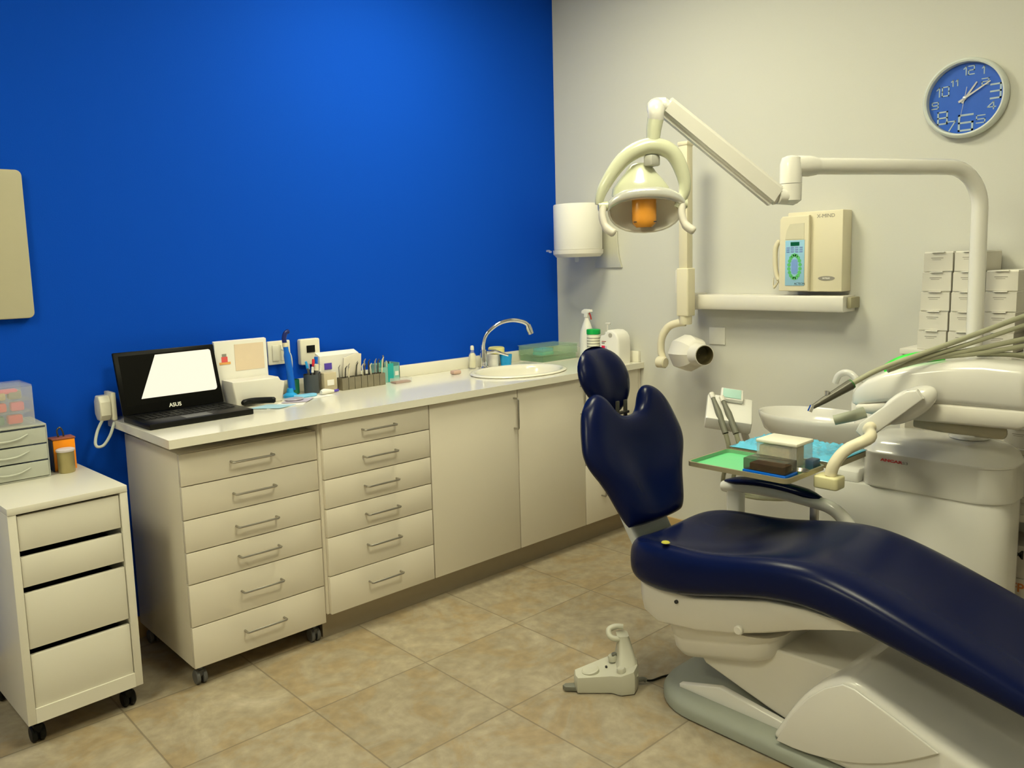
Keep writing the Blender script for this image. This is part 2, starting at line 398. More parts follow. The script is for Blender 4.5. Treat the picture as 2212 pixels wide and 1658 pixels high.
# tap
t = thing('faucet', 'chrome swan-neck mixer tap behind the sink', 'tap', (-.680, -.10, .901))
bm = bmesh.new(); lathe(bm, [(.026, .9018), (.026, .908), (.019, .915), (.019, .98), (.015, 1.0)], (-.680, -.10, 0), 24); obj('tap_body', bm, CHROME, t)
bm = bmesh.new(); tube(bm, smooth_path([(-.68, -.10, .99), (-.682, -.105, 1.04), (-.665, -.12, 1.09), (-.61, -.15, 1.135), (-.54, -.175, 1.148), (-.475, -.195, 1.135), (-.45, -.205, 1.115)], 6), .0115, 12); obj('spout', bm, CHROME, t)
bm = bmesh.new(); tube(bm, [(-.452, -.203, 1.12), (-.444, -.207, 1.095), (-.435, -.211, 1.07)], [.0155, .017, .015], 14); obj('aerator', bm, CHROME, t)
bm = bmesh.new(); tube(bm, [(-.665, -.11, .985), (-.63, -.14, .99), (-.575, -.18, .965)], [.012, .009, .006], 10); obj('lever', bm, CHROME, t)

# ---------------------------------------------------------------- white pedestal on castors at far left
def micke():
    global ORG
    W_, D_, H_ = .349, .47, .766
    t = thing('drawer_pedestal', 'white four-drawer pedestal on black castors at the left edge', 'drawer unit', (0, 0, 0))
    bm = bmesh.new()
    box(bm, 0, .024, 0, D_, .081, H_-.022, bev=.0015); box(bm, W_-.024, W_, 0, D_, .081, H_-.022, bev=.0015)
    box(bm, .024, W_-.024, D_-.012, D_, .081, H_-.022); box(bm, .024, W_-.024, 0.0, D_-.012, .081, .128)
    obj('carcass', bm, MICKE, t)
    obj('top_panel', B(0, W_, -.002, D_, H_-.022, H_, bev=.002), MICKE, t)
    z = H_-.030
    for h, slot in ((.108, .020), (.094, .020), (.176, .020), (.172, 0)):
        obj('drawer', B(.0265, W_-.0265, .006, .022, z-h, z, bev=.001), MICKE, t)
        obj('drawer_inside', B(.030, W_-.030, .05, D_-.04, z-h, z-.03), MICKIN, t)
        z -= h+slot
    for x, y in ((.035, .055), (W_-.035, .055), (.035, D_-.05), (W_-.035, D_-.05)):
        bm = bmesh.new(); cyl(bm, (x-.02, y, .026), .026, .017, 20, axis='x', bev=.004); cyl(bm, (x+.003, y, .026), .026, .017, 20, axis='x', bev=.004)
        box(bm, x-.014, x+.014, y-.02, y+.02, .03, .06, bev=.008); cyl(bm, (x, y, .05), .009, .032, 12); obj('castor', bm, BLACKP, t)
    t.location = (-2.995, -.574, 0); t.rotation_euler.z = .046
micke()
# boxes on the pedestal
setorg((0, 0, 0))
t = thing('storage_drawers', 'frosted plastic three-drawer box on the white pedestal', 'storage box', (-2.93, -.15, .766))
x0, x1, y0, y1 = -3.05, -2.790, -.235, -.03
bm = bmesh.new()
for z0, z1 in ((.766, .772), (.945, .951)): box(bm, x0, x1, y0, y1, z0, z1, bev=.002)
box(bm, x0, x0+.004, y0, y1, .772, .945); box(bm, x1-.004, x1, y0, y1, .772, .945); box(bm, x0, x1, y1-.004, y1, .772, .945)
obj('case', bm, FROST, t)
for k in range(3):
    za = .774+k*.057; bm = bmesh.new(); box(bm, x0+.005, x1-.005, y0-.004, y0, za, za+.052, bev=.0015); box(bm, x0+.006, x1-.006, y0, y1-.01, za, za+.003)
    d = obj('drawer', bm, FROST, t)
    bm = bmesh.new(); tube(bm, smooth_path([(-2.96, y0-.005, za+.035), (-2.94, y0-.010, za+.022), (-2.89, y0-.010, za+.022), (-2.85, y0-.005, za+.035)], 4), .003, 6); obj('handle', bm, FROST, d)
t = thing('organizer_box', 'clear plastic box of red, pink and green pieces on top of frosted drawers', 'storage box', (-2.96, -.14, .951))
x1o = -2.818
bm = bmesh.new(); box(bm, -3.06, x1o, -.215, -.05, .951, .954); box(bm, -3.06, x1o, -.215, -.05, 1.082, 1.088, bev=.002); box(bm, x1o-.003, x1o, -.215, -.05, .954, 1.082); box(bm, -3.06, x1o, -.215, -.212, .954, 1.082); box(bm, -3.06, x1o, -.053, -.05, .954, 1.082)
for zz in (.995, 1.035): box(bm, -3.057, x1o-.003, -.212, -.053, zz, zz+.002)
obj('case', bm, CLEAR, t)
bits0 = [(-2.900, .957, RED, .045), (-2.955, .957, DGRN, .045), (-3.01, .957, RED, .045), (-2.890, 1.0, PINK, .04), (-2.945, 1.0, RED, .045), (-3.0, 1.0, BROWN, .045), (-2.895, 1.040, GREYINK, .04), (-2.945, 1.040, CORK, .045), (-2.925, 1.060, PINK, .08)]
bits = [(x+.028, z, m, wd) for x, z, m, wd in bits0]
for k, (x, z, m, wd) in enumerate(bits):
    solo('capsule', B(x-wd/2, x+wd/2, -.200, -.165, z, z+(.030 if z < 1.05 else .015), bev=.006), m, ['red piece in the lowest row at the right of the clear box', 'dark green piece in the lowest row of the clear box', 'red piece in the lowest row left of the green one', 'pink-red piece at the right of the middle row', 'bright red piece in the middle row of the clear box', 'brown piece at the left of the middle row', 'grey piece at the right of the top row', 'tan piece in the top row of the clear box', 'long pink piece lying highest in the clear box'][k], 'container', (x, -.18, z))
t = thing('card_holder', 'orange box with a dark left side beside the frosted drawers', 'box', (-2.735, -.13, .766))
bm = bmesh.new(); box(bm, -2.762, -2.690, -.175, -.120, .766, .876, bev=.003); obj('box_body', bm, ORNG, t)
obj('side_panel', B(-2.7655, -2.7625, -.175, -.115, .766, .876), mat('dark_blue_card', (.02, .03, .07), rough=.5), t)
obj('lid', B(-2.764, -2.688, -.177, -.118, .8765, .881, bev=.001), BROWN, t)
solo('metal_clip', (lambda b: (tube(b, smooth_path([(-2.735, -.145, .881), (-2.738, -.145, .905), (-2.728, -.145, .915), (-2.720, -.145, .900), (-2.718, -.145, .881)], 4), .003, 6), b)[1])(bmesh.new()), DARKM, 'small dark wire clip standing on the orange box', 'clip', (-2.73, -.145, .881))
t = thing('tin', 'gold-brown metal tin with a pale lid in front of orange box', 'tin', (-2.733, -.21, .766))
bm = bmesh.new(); lathe(bm, [(.025, .766), (.027, .769), (.027, .840)], (-2.733, -.210, 0), 24); obj('can', bm, mat('gold_tin', (.42, .36, .17), rough=.35, metal=.6, var=.15), t)
bm = bmesh.new(); lathe(bm, [(.029, .8405), (.030, .842), (.030, .848), (.026, .850)], (-2.733, -.210, 0), 24); obj('lid', bm, mat('pale_lid', (.66, .60, .62), rough=.4), t)

# notice board on the blue wall
setorg((0, 0, 0))
bm = bmesh.new(); prism(bm, rpoly(-3.30, -2.745, 1.302, 1.820, .02), -.028, -.002, axis='y', bev=.003); solo('wall_board', bm, GREYPAPER, 'plain khaki panel with rounded corners on the blue wall', 'panel', (-3.02, -.015, 1.56))

# ---------------------------------------------------------------- laptop
lx, ly, th, lw, ld, tilt, lh = -2.512, -.148, .03, .395, .25, .277, .241
t = thing('laptop', 'black open laptop on the left end of worktop', 'laptop', (0, 0, 0))
bm = bmesh.new(); box(bm, 0, lw, -ld, 0, 0, .022, bev=.004); obj('base', bm, BLACKP, t)
bm = bmesh.new()
for r_ in range(5):
    for c_ in range(15): box(bm, .022+c_*.0233, .022+c_*.0233+.019, -.045-r_*.022-.017, -.045-r_*.022, .0222, .0245, bev=.001, seg=1)
obj('keyboard', bm, BLACKG, t); obj('touchpad', B(.14, .24, -.235, -.175, .0221, .0228), GREYP, t)
T_ = Matrix.Translation((0, 0, .022)) @ Matrix.Rotation(-tilt, 4, 'X')
bm = bmesh.new(); box(bm, 0, lw, -.004, .008, 0, lh, bev=.004); bmesh.ops.transform(bm, matrix=T_, verts=bm.verts); scr = obj('screen_lid', bm, BLACKG, t)
bm = bmesh.new(); box(bm, .018, lw-.018, -.0048, -.0042, .034, lh-.016); bmesh.ops.transform(bm, matrix=T_, verts=bm.verts); obj('display', bm, mat('display_dark', (.003, .003, .002), rough=.4, spec=.08), scr)
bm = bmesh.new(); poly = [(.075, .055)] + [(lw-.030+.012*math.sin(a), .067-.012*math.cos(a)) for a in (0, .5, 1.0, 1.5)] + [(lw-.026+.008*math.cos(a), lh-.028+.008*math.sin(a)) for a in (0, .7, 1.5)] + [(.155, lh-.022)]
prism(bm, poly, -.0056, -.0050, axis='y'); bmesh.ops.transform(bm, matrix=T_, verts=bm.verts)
obj('screen_reflection', bm, mat('glowing_reflection', (.08, .08, .07), rough=.5, spec=.1, emit=(1, .93, .73), estr=.97, var=0), scr)  # bright reflection on the dark display, put in as a self-glowing patch
bm = text_bm('ASUS', .021, (lw/2, -.0046, .0165), '-y', bold=.0004); bmesh.ops.transform(bm, matrix=T_, verts=bm.verts); obj('logo', bm, ALU, scr)
t.location = (lx, ly, .901); t.rotation_euler.z = th

# socket block at the worktop end, plug and cable
t = thing('power_socket', 'cream socket block at the left end of worktop', 'socket', (-2.519, -.04, .95))
obj('housing', B(-2.530, -2.512, -.085, -.001, .9015, 1.008, bev=.004), PLATE, t)
t = thing('plug_adapter', 'cream plug pushed into the socket block', 'plug', (-2.55, -.05, .96))
bm = bmesh.new(); prism(bm, [(-.085, .925), (-.085, .975), (-.068, .997), (-.03, .997), (-.012, .975), (-.012, .925), (-.035, .903), (-.065, .903)], -2.572, -2.531, axis='x', bev=.006); obj('plug_body', bm, PLATE, t)
bm = bmesh.new(); tube(bm, smooth_path([(-2.56, -.06, .906), (-2.585, -.075, .87), (-2.60, -.09, .83), (-2.595, -.10, .815), (-2.575, -.105, .82), (-2.55, -.10, .85), (-2.532, -.09, .885), (-2.527, -.085, .893)], 6), .0055, 8); obj('cable', bm, mat('pale_grey_cable', (.52, .56, .52), rough=.45), t)

# ---------------------------------------------------------------- things along the wall
t = thing('wall_switch', 'cream double switch plate above the white box', 'switch', (-1.795, -.005, 1.085))
bm = bmesh.new(); prism(bm, rpoly(-1.850, -1.742, 1.034, 1.138, .006), -.012, -.0005, axis='y', bev=.003); obj('plate', bm, PLATE, t)
obj('rocker', B(-1.83, -1.80, -.016, -.0125, 1.05, 1.12, bev=.002), PLATE, t); obj('rocker', B(-1.79, -1.76, -.016, -.0125, 1.05, 1.12, bev=.002), PLATE, t)
bm = bmesh.new(); tube(bm, smooth_path([(-1.79, -.02, 1.10), (-1.765, -.05, 1.08), (-1.765, -.06, 1.02), (-1.775, -.055, .96), (-1.79, -.05, .905)], 5), .004, 7); obj('power_cord', bm, mat('pale_grey_cable', (0, 0, 0)), t)
t = thing('wall_outlet', 'cream outlet plate with a dark opening, above the pen pot', 'socket', (-1.65, -.005, 1.083))
bm = bmesh.new(); prism(bm, rpoly(-1.702, -1.603, 1.020, 1.136, .008), -.030, -.0005, axis='y', bev=.005); obj('plate', bm, PLATE, t)
obj('opening', B(-1.672, -1.630, -.033, -.0305, 1.074, 1.106, bev=.002), BLACKP, t)

# white box with the calendar standing behind
bm = bmesh.new(); prism(bm, [(-2.085, .901), (-1.885, .901), (-1.870, .985), (-1.888, .990), (-1.897, 1.005), (-2.10, 1.005), (-2.10, .985)], -.19, -.085, axis='y', bev=.006)
solo('plastic_box', bm, PLASTM, 'cream box beside the laptop screen', 'box', (-1.96, -.13, .901))
t = thing('calendar', 'cream printed desk calendar with a small red figure behind the laptop', 'calendar', (-2.0, -.06, .901))
setorg((-2.0, -.06, .901))
bm = bmesh.new(); prism(bm, [(-.078, .9015), (-.072, 1.160), (-.055, 1.163), (-.040, .9015)], -2.115, -1.885, axis='x', bev=.002); obj('easel', bm, WHITE, t)
def cal(x0, x1, z0, z1, m, nm, dy=0):
    bm = bmesh.new()
    for a, b_ in ((x0, x1),):
        ya = -.078 + (z0-.9015)*.006/.2585 - .0012-dy; yb = -.078 + (z1-.9015)*.006/.2585 - .0012-dy
        vs = [bm.verts.new(p) for p in ((a, ya, z0), (b_, ya, z0), (b_, yb, z1), (a, yb, z1))]; vv = [bm.verts.new(v.co+Vector((0, .0008, 0))) for v in vs]
        bm.faces.new(vs); bm.faces.new(vv[::-1])
        for i in range(4): bm.faces.new((vs[i], vs[(i+1) % 4], vv[(i+1) % 4], vv[i]))
    return obj(nm, bm, m, t)
cal(-2.03, -1.90, 1.035, 1.145, mat('peach_print', (.74, .60, .44), rough=.6), 'date_grid')
cal(-2.088, -2.062, 1.075, 1.098, mat('picture_red', (.72, .10, .10), rough=.6), 'printed_figure'); cal(-2.098, -2.05, 1.066, 1.076, mat('picture_orange', (.80, .40, .12), rough=.6), 'printed_base'); cal(-2.085, -2.066, 1.098, 1.11, GREYINK, 'printed_hair')

# blue duster standing in its base
t = thing('curing_lamp', 'tall blue cordless hand tool standing in a blue base', 'tool', (-1.80, -.10, .901))
bm = bmesh.new(); lathe(bm, [(.030, .901), (.030, .912), (.016, .922), (.012, .94)], (-1.815, -.125, 0), 20); obj('foot', bm, CYAN, t)
bm = bmesh.new(); tube(bm, smooth_path([(-1.80, -.115, .93), (-1.803, -.112, 1.0), (-1.81, -.108, 1.08), (-1.815, -.105, 1.13)], 4), [.015]*9+[.011]*4, 12); obj('handle', bm, BLUEB, t)
bm = bmesh.new(); tube(bm, smooth_path([(-1.815, -.105, 1.125), (-1.818, -.105, 1.155), (-1.812, -.11, 1.178), (-1.798, -.118, 1.186)], 4), [.010]*12+[.007], 10); obj('tip', bm, mat('dark_blue_tip', (.01, .02, .16), rough=.3), t)
bm = bmesh.new(); lathe(bm, [(.012, 1.118), (.0125, 1.122), (.0125, 1.132), (.012, 1.136)], (-1.8145, -.105, 0), 16); obj('collar', bm, CREAM, t)

# pen pots
def pot(name, label, x, y, rad, h, m, cat='pot'):
    bm = bmesh.new(); lathe(bm, [(.001, .902), (rad*.9, .902), (rad, .905), (rad, .901+h), (rad-.002, .901+h), (rad-.003, .906), (.001, .906)], (x, y, 0), 22, cap0=False, cap1=False)
    return solo(name, bm, m, label, cat, (x, y, .901))
pot('pen_pot', 'dark smoky pen pot full of pens', -1.696, -.10, .034, .085, mat('slate_plastic', (.06, .07, .08), rough=.3))
pot('pen_pot', 'small dark green pot behind the smoky pen pot', -1.760, -.055, .026, .065, DGRN)
def pen(x, y, tx, ty, z1, m, label, group=None, rad=.0045, z0=.908):
    t = thing('pen', label, 'pen', (x, y, z0), group)
    bm = bmesh.new(); tube(bm, [(x, y, z0), (x+(tx-x)*.78, y+(ty-y)*.78, z0+(z1-z0)*.78)], rad, 8); obj('barrel', bm, GREYP if m is not GREYP else m, t)
    bm = bmesh.new(); tube(bm, [(x+(tx-x)*.785, y+(ty-y)*.785, z0+(z1-z0)*.785), (tx, ty, z1)], [rad*1.35, rad*1.2], 8); obj('cap', bm, m, t)
pen(-1.69, -.10, -1.723, -.11, 1.045, CYAN, 'pen with a bright blue cap at the left of smoky pot')
pen(-1.703, -.11, -1.70, -.125, 1.02, WHITE, 'pen with a white cap leaning left in the smoky pot')
pen(-1.690, -.10, -1.686, -.11, 1.052, RED, 'pen with a red cap in the smoky pot', rad=.005)
pen(-1.683, -.095, -1.666, -.10, 1.060, BLUEB, 'thick pen with a dark blue cap in the smoky pot', rad=.007)
pen(-1.686, -.112, -1.680, -.125, 1.03, CREAM, 'stout pen with a cream cap at the front of smoky pot', rad=.008)
pen(-1.698, -.09, -1.703, -.09, 1.035, LAV, 'pen with a lavender cap at the back of smoky pot', rad=.006)
pen(-1.673, -.105, -1.658, -.12, 1.02, WHITE, 'pen with a white cap leaning right in the smoky pot')
bm = bmesh.new(); box(bm, -1.652, -1.588, -.135, -.085, .901, .987, bev=.003); t = thing('tissue_box', 'tan box with a cream label right of the pen pot', 'box', (-1.607, -.11, .901)); obj('box_body', bm, mat('tan_card', (.52, .45, .31), rough=.6), t)
obj('label_patch', B(-1.637, -1.603, -.1362, -.1352, .930, .955), WHITE, t)
t = thing('supply_box', 'white box with a violet square against the wall behind the instruments', 'box', (-1.54, -.05, .901))
bm = bmesh.new(); prism(bm, [(-.070, .9015), (-.070, 1.055), (-.03, 1.070), (-.024, .9015)], -1.632, -1.425, axis='x', bev=.002); obj('box_body', bm, WHITE, t)
obj('violet_square', B(-1.610, -1.572, -.0722, -.0708, .993, 1.022), PURP, t)
bm = bmesh.new(); prism(bm, [(-1.52, 1.0), (-1.43, 1.0), (-1.425, 1.05), (-1.45, 1.055), (-1.51, 1.04)], -.083, -.0815, axis='y'); 
# instrument rack: row of steel cups with instruments
t = thing('instrument_rack', 'low steel rack holding dental instruments', 'rack', (-1.455, -.12, .901))
bm = bmesh.new()
for k in range(7):
    x0_ = -1.572+k*.0335
    for a in ((x0_, x0_+.031, -.155, -.1535), (x0_, x0_+.031, -.1115, -.110), (x0_, x0_+.0015, -.1535, -.1115), (x0_+.0295, x0_+.031, -.1535, -.1115)): box(bm, a[0], a[1], a[2], a[3], .904, .957)
    box(bm, x0_, x0_+.031, -.155, -.110, .9015, .904)
obj('cups', bm, mat('aged_steel', (.30, .27, .20), rough=.4, metal=.7, var=.2), t)
for k in range(16):
    x_ = -1.560+k*.0148; h_ = .995+random.random()*.03; dx_ = random.uniform(-.02, .02)
    col = [STEEL, DARKM, CREAM][k % 3]
    bm = bmesh.new(); y_ = -.132+random.uniform(-.012, .012); tube(bm, [(x_, y_, .906), (x_+dx_*.6, y_, .955), (x_+dx_, y_-.006, h_), (x_+dx_+.004, y_-.012, h_+.012)], [.003, .003, .0035, .0015], 7)
    if k % 3 == 2: lab, gr = 'cream-handled dental instrument standing in the steel rack', 'cream-handled instruments in the rack'
    elif k % 3 == 1: lab, gr = 'dark metal dental instrument standing in the steel rack', 'dark instruments in the rack'
    else: lab, gr = 'bright steel dental instrument standing in the steel rack', 'steel instruments in the rack'
    solo('dental_instrument', bm, col, lab, 'instrument', (x_, y_, .906), gr)
# packets leaning on the rack, teal box
t = thing('packet', 'cream paper packet leaning behind the steel rack', 'packet', (-1.47, -.10, .902))
bm = bmesh.new(); prism(bm, [(-1.535, .9015), (-1.44, .9015), (-1.43, 1.052), (-1.46, 1.058), (-1.525, 1.04)], -.100, -.092, axis='y', bev=.002); obj('paper', bm, mat('cream_paper', (.70, .65, .55), rough=.7, var=.08), t)
t = thing('file_box', 'teal and white striped open box at the right of instrument rack', 'box', (-1.28, -.08, .901))
bm = bmesh.new(); x0, x1, y0, y1 = -1.345, -1.222, -.105, -.035
box(bm, x0, x1, y0, y1, .9015, .906); box(bm, x0, x0+.003, y0, y1, .906, .990); box(bm, x1-.003, x1, y0, y1, .906, .990); box(bm, x0, x1, y1-.003, y1, .906, .990); box(bm, x0, x1, y0, y0+.003, .906, .975)
obj('box_body', bm, mat('pale_teal_plastic', (.25, .52, .46), rough=.3), t)
obj('teal_band', B(-1.290, -1.258, y0-.0015, y0, .903, .990), TEAL, t)
obj('white_label', B(-1.250, -1.230, y0-.0015, y0, .930, .950), WHITE, t)
for k, (x_, z_, m, lb) in enumerate(((-1.300, 1.005, TEAL, 'teal-handled'), (-1.285, 1.028, STEEL, 'tall bright steel'), (-1.268, 1.0, CREAM, 'cream'), (-1.255, .998, DARKM, 'dark'))):
    bm = bmesh.new(); tube(bm, [(x_, -.07, .908), (x_-.002, -.068, .97), (x_-.003, -.066, z_)], .0035, 7); solo('hand_tool', bm, m, lb+' hand tool standing in the teal box', 'tool', (x_, -.09, .908))
bm = bmesh.new(); t = thing('small_tray', 'small clear tray with a red-brown floor on worktop', 'tray', (-1.24, -.155, .901))
obj('tray_floor', B(-1.302, -1.215, -.185, -.140, .9015, .910, bev=.003), BROWN, t)
bm = bmesh.new()
for a in ((-1.304, -1.212, -.187, -.1855), (-1.304, -1.212, -.1395, -.138), (-1.304, -1.3025, -.1855, -.1395), (-1.2135, -1.212, -.1855, -.1395)): box(bm, a[0], a[1], a[2], a[3], .9015, .924)
obj('tray_wall', bm, CLEAR, t)
# flat things in front
def sheet(name, pts, m, label, cat, z=.9015, h=.0012, cr=.0):
    bm = bmesh.new(); n = len(pts); A = [bm.verts.new((p[0], p[1], z+(p[2] if len(p) > 2 else 0))) for p in pts]; Bb = [bm.verts.new((p[0], p[1], z+h+(p[2] if len(p) > 2 else 0))) for p in pts]
    bm.faces.new(A[::-1]); bm.faces.new(Bb)
    for i in range(n): bm.faces.new((A[i], A[(i+1) % n], Bb[(i+1) % n], Bb[i]))
    c = (sum(p[0] for p in pts)/n, sum(p[1] for p in pts)/n, z); return solo(name, bm, m, label, cat, c)
bm = bmesh.new(); tube(bm, smooth_path([(-2.075, -.215, .920), (-2.03, -.205, .922), (-1.98, -.225, .921), (-1.945, -.245, .919)], 4), [.008]+[.013]*11+[.008], 10)
solo('glasses_case', bm, BLACKP, 'black soft case lying beside the laptop keyboard', 'case', (-2.01, -.22, .901))
sheet('paper_sheet', [(-2.03, -.33), (-1.88, -.35), (-1.81, -.27), (-1.93, -.24)], WHITE, 'white paper sheet lying right of the laptop', 'paper')
sheet('paper_sheet', [(-2.075, -.27), (-1.99, -.36), (-1.90, -.33), (-1.98, -.235)], mat('pale_blue_paper', (.36, .58, .70), rough=.6), 'pale blue sheet under the black soft case', 'paper', z=.9032)
sheet('paper_sheet', [(-1.93, -.26), (-1.84, -.31), (-1.77, -.245), (-1.86, -.20)], LAV, 'lavender sheet lying on the white paper', 'paper', z=.9050)
bm = bmesh.new(); lathe(bm, [(.001, .9065), (.030, .9065), (.036, .912), (.034, .914), (.001, .911)], (-1.86, -.24, 0), 20, cap0=False, cap1=False, sx=1.2); solo('small_dish', bm, mat('smoky_lilac_plastic', (.45, .42, .48), rough=.3), 'small smoky lilac dish on the lavender sheet', 'dish', (-1.86, -.24, .9065))
sheet('paper_sheet', [(-1.83, -.25), (-1.66, -.24), (-1.67, -.17), (-1.81, -.17)], WHITE, 'white paper sheet in front of the light blue pouch', 'paper')
bm = bmesh.new(); prism(bm, rpoly(-1.825, -1.722, -.205, -.158, .02), .9030, .914, axis='z', bev=.004); solo('pouch', bm, LBLUE, 'light blue flat pouch in front of the pen pot', 'pouch', (-1.74, -.17, .903))
t = thing('glue_tube', 'white tube with a violet cap lying before the tan box', 'tube', (-1.62, -.175, .901))
bm = bmesh.new(); tube(bm, [(-1.705, -.195, .915), (-1.69, -.193, .916), (-1.66, -.180, .913), (-1.63, -.172, .909)], [.009, .013, .010, .006], 12); obj('tube_body', bm, WHITE, t)
bm = bmesh.new(); tube(bm, [(-1.628, -.171, .909), (-1.603, -.166, .909)], .006, 10); obj('cap', bm, PURP, t)
bm = bmesh.new(); box(bm, -.935, -.885, -.165, -.130, .9015, .921, bev=.007); solo('soap_bar', bm, mat('pale_pink_soap', (.62, .42, .34), rough=.5), 'small pinkish soap bar on worktop left of the sink', 'soap', (-.91, -.148, .901))

# sink corner
t = thing('glass_bottle', 'small clear bottle with a pale cap behind the tap', 'bottle', (-.725, -.065, .901))
bm = bmesh.new(); lathe(bm, [(.018, .9015), (.020, .905), (.020, .975), (.010, .99), (.009, 1.0)], (-.722, -.060, 0), 20); obj('flask', bm, CLEAR, t)
bm = bmesh.new(); lathe(bm, [(.010, 1.0005), (.010, 1.018), (.006, 1.024)], (-.722, -.060, 0), 16); obj('cap', bm, PLATE, t)
bm = bmesh.new(); lathe(bm, [(.015, .907), (.0175, .909), (.0175, .972), (.009, .985)], (-.722, -.060, 0), 20); obj('liquid', bm, mat('cream_liquid', (.75, .70, .48), rough=.3), t)
t = thing('cup', 'bright blue cup behind the sink', 'cup', (-.53, -.075, .901))
bm = bmesh.new(); lathe(bm, [(.001, .902), (.028, .902), (.034, .960), (.032, .960), (.026, .906), (.001, .906)], (-.520, -.100, 0), 24, cap0=False, cap1=False); obj('cup_body', bm, CYAN, t)
bm = bmesh.new(); lathe(bm, [(.001, .902), (.030, .902), (.031, .950), (.033, .952), (.033, .995), (.031, .999), (.001, .999)], (-.585, -.052, 0), 24, cap0=False, cap1=False)
t = thing('soap_dispenser', 'white cup with a thick pale yellow rim beside the blue cup', 'cup', (-.585, -.05, .901)); 
bm2 = bmesh.new(); lathe(bm2, [(.001, .902), (.028, .902), (.031, .966), (.001, .966)], (-.585, -.070, 0), 24, cap0=False, cap1=False); obj('cup_body', bm2, WHITE, t)
bm2 = bmesh.new(); lathe(bm2, [(.031, .967), (.044, .970), (.044, .997), (.038, 1.003), (.001, 1.003)], (-.560, -.070, 0), 24, cap1=False); obj('sponge', bm2, YELL, t); bm.free()
# stacked translucent green trays with aqua box
t = thing('drying_tray', 'translucent green stacked trays in the corner behind the sink', 'tray', (-.24, -.13, .901))
def opentray(bm, x0, x1, y0, y1, z0, z1, th=.003):
    box(bm, x0, x1, y0, y1, z0, z0+th); box(bm, x0, x0+th, y0, y1, z0+th, z1); box(bm, x1-th, x1, y0, y1, z0+th, z1); box(bm, x0+th, x1-th, y0, y0+th, z0+th, z1); box(bm, x0+th, x1-th, y1-th, y1, z0+th, z1)
bm = bmesh.new(); opentray(bm, -.345, -.075, -.205, -.03, .905, .935); opentray(bm, -.350, -.070, -.210, -.025, .937, .985); box(bm, -.355, -.065, -.215, -.022, .986, .990)
obj('tray_stack', bm, FROSTG, t); bm = bmesh.new(); box(bm, -.35, -.07, -.21, -.025, .9012, .9045); obj('tray_foot', bm, PLASTM, t)
t = thing('denture_box', 'small aqua box inside the translucent green trays', 'box', (-.29, -.15, .94))
obj('box_body', B(-.337, -.245, -.195, -.12, .941, .958, bev=.004), mat('aqua_plastic', (.03, .50, .42), rough=.3), t); obj('lid', B(-.335, -.247, -.193, -.122, .9585, .978, bev=.005), mat('aqua_blue_plastic', (.05, .45, .62), rough=.3), t)

# spray bottle, canister, jerrycan
t = thing('spray_bottle', 'tall white trigger spray bottle in the corner', 'bottle', (-.10, -.27, .901))
bx, by = -.080, -.292
bm = bmesh.new(); lathe(bm, [(.040, .9015), (.044, .906), (.044, 1.01), (.038, 1.06), (.024, 1.10), (.014, 1.125), (.013, 1.135)], (bx, by, 0), 28, sx=.8); obj('bottle_body', bm, WHITE, t)
bm = bmesh.new(); prism(bm, [(by+.030, 1.157), (by+.028, 1.172), (by+.010, 1.182), (by-.032, 1.180), (by-.036, 1.168), (by-.016, 1.160), (by-.012, 1.136), (by+.012, 1.136), (by+.010, 1.155)], bx-.012, bx+.012, axis='x', bev=.003); obj('spray_head', bm, WHITE, t)
bm = bmesh.new(); tube(bm, smooth_path([(bx, by-.020, 1.162), (bx, by-.028, 1.145), (bx, by-.033, 1.125)], 3), .004, 8); obj('trigger', bm, REDINK, t)
t = thing('wipes_canister', 'white striped canister with a green lid', 'canister', (-.12, -.345, .901))
bx, by = -.120, -.375
bm = bmesh.new(); lathe(bm, [(.034, .9015), (.036, .904), (.036, 1.045), (.034, 1.05)], (bx, by, 0), 28); obj('can', bm, mat('ivory_label', (.76, .75, .60), rough=.4), t)
bm = bmesh.new(); lathe(bm, [(.037, 1.0505), (.038, 1.053), (.038, 1.074), (.035, 1.077)], (bx, by, 0), 28); obj('lid', bm, GRN, t)
bm = bmesh.new()
for z_ in (1.030, 1.015, 1.000, .985): lathe(bm, [(.0364, z_-.0022), (.0366, z_-.0022), (.0366, z_+.0022), (.0364, z_+.0022)], (bx, by, 0), 28, cap0=False, cap1=False)
obj('label_lines', bm, GREYINK, t)
t = thing('jerrycan', 'white plastic jerrycan with a red label beside the wall', 'jerrycan', (-.085, -0.4970, .901))
bm = bmesh.new()
x0, x1 = -.150, -.045
prism(bm, [(-0.4420, .9015), (-0.5700, .9015), (-0.5730, .98), (-0.5710, 1.02), (-0.5670, 1.045), (-0.5520, 1.066), (-0.5270, 1.078), (-0.4920, 1.078), (-0.4770, 1.060), (-0.4690, 1.052), (-0.4470, 1.048), (-0.4390, 1.03), (-0.4390, .96)], x0, x1, axis='x', bev=.012, seg=4)
obj('can', bm, WHITE, t)
bm = bmesh.new(); cyl(bm, (x0-.002, -0.5170, 1.052), .012, .004, 20, axis='x'); obj('handle_hole', bm, mat('handle_recess', (.42, .40, .33), rough=.6), t)
bm = bmesh.new(); lathe(bm, [(.014, 1.049), (.014, 1.062), (.012, 1.064)], (-.10, -0.4570, 0), 20); obj('neck', bm, WHITE, t)
bm = bmesh.new(); tube(bm, [(-.10, -0.4570, 1.064), (-.10, -0.4570, 1.105)], .004, 10); box(bm, -.106, -.094, -0.4770, -0.4450, 1.104, 1.114, bev=.003); obj('pump', bm, PLASTM, t)
obj('red_label', B(x0-.0012, x0-.0002, -0.4800, -0.4570, .940, .995), MAG, t); obj('grey_label', B(x0-.0012, x0-.0002, -0.4930, -0.4810, .940, .993), LAV, t)
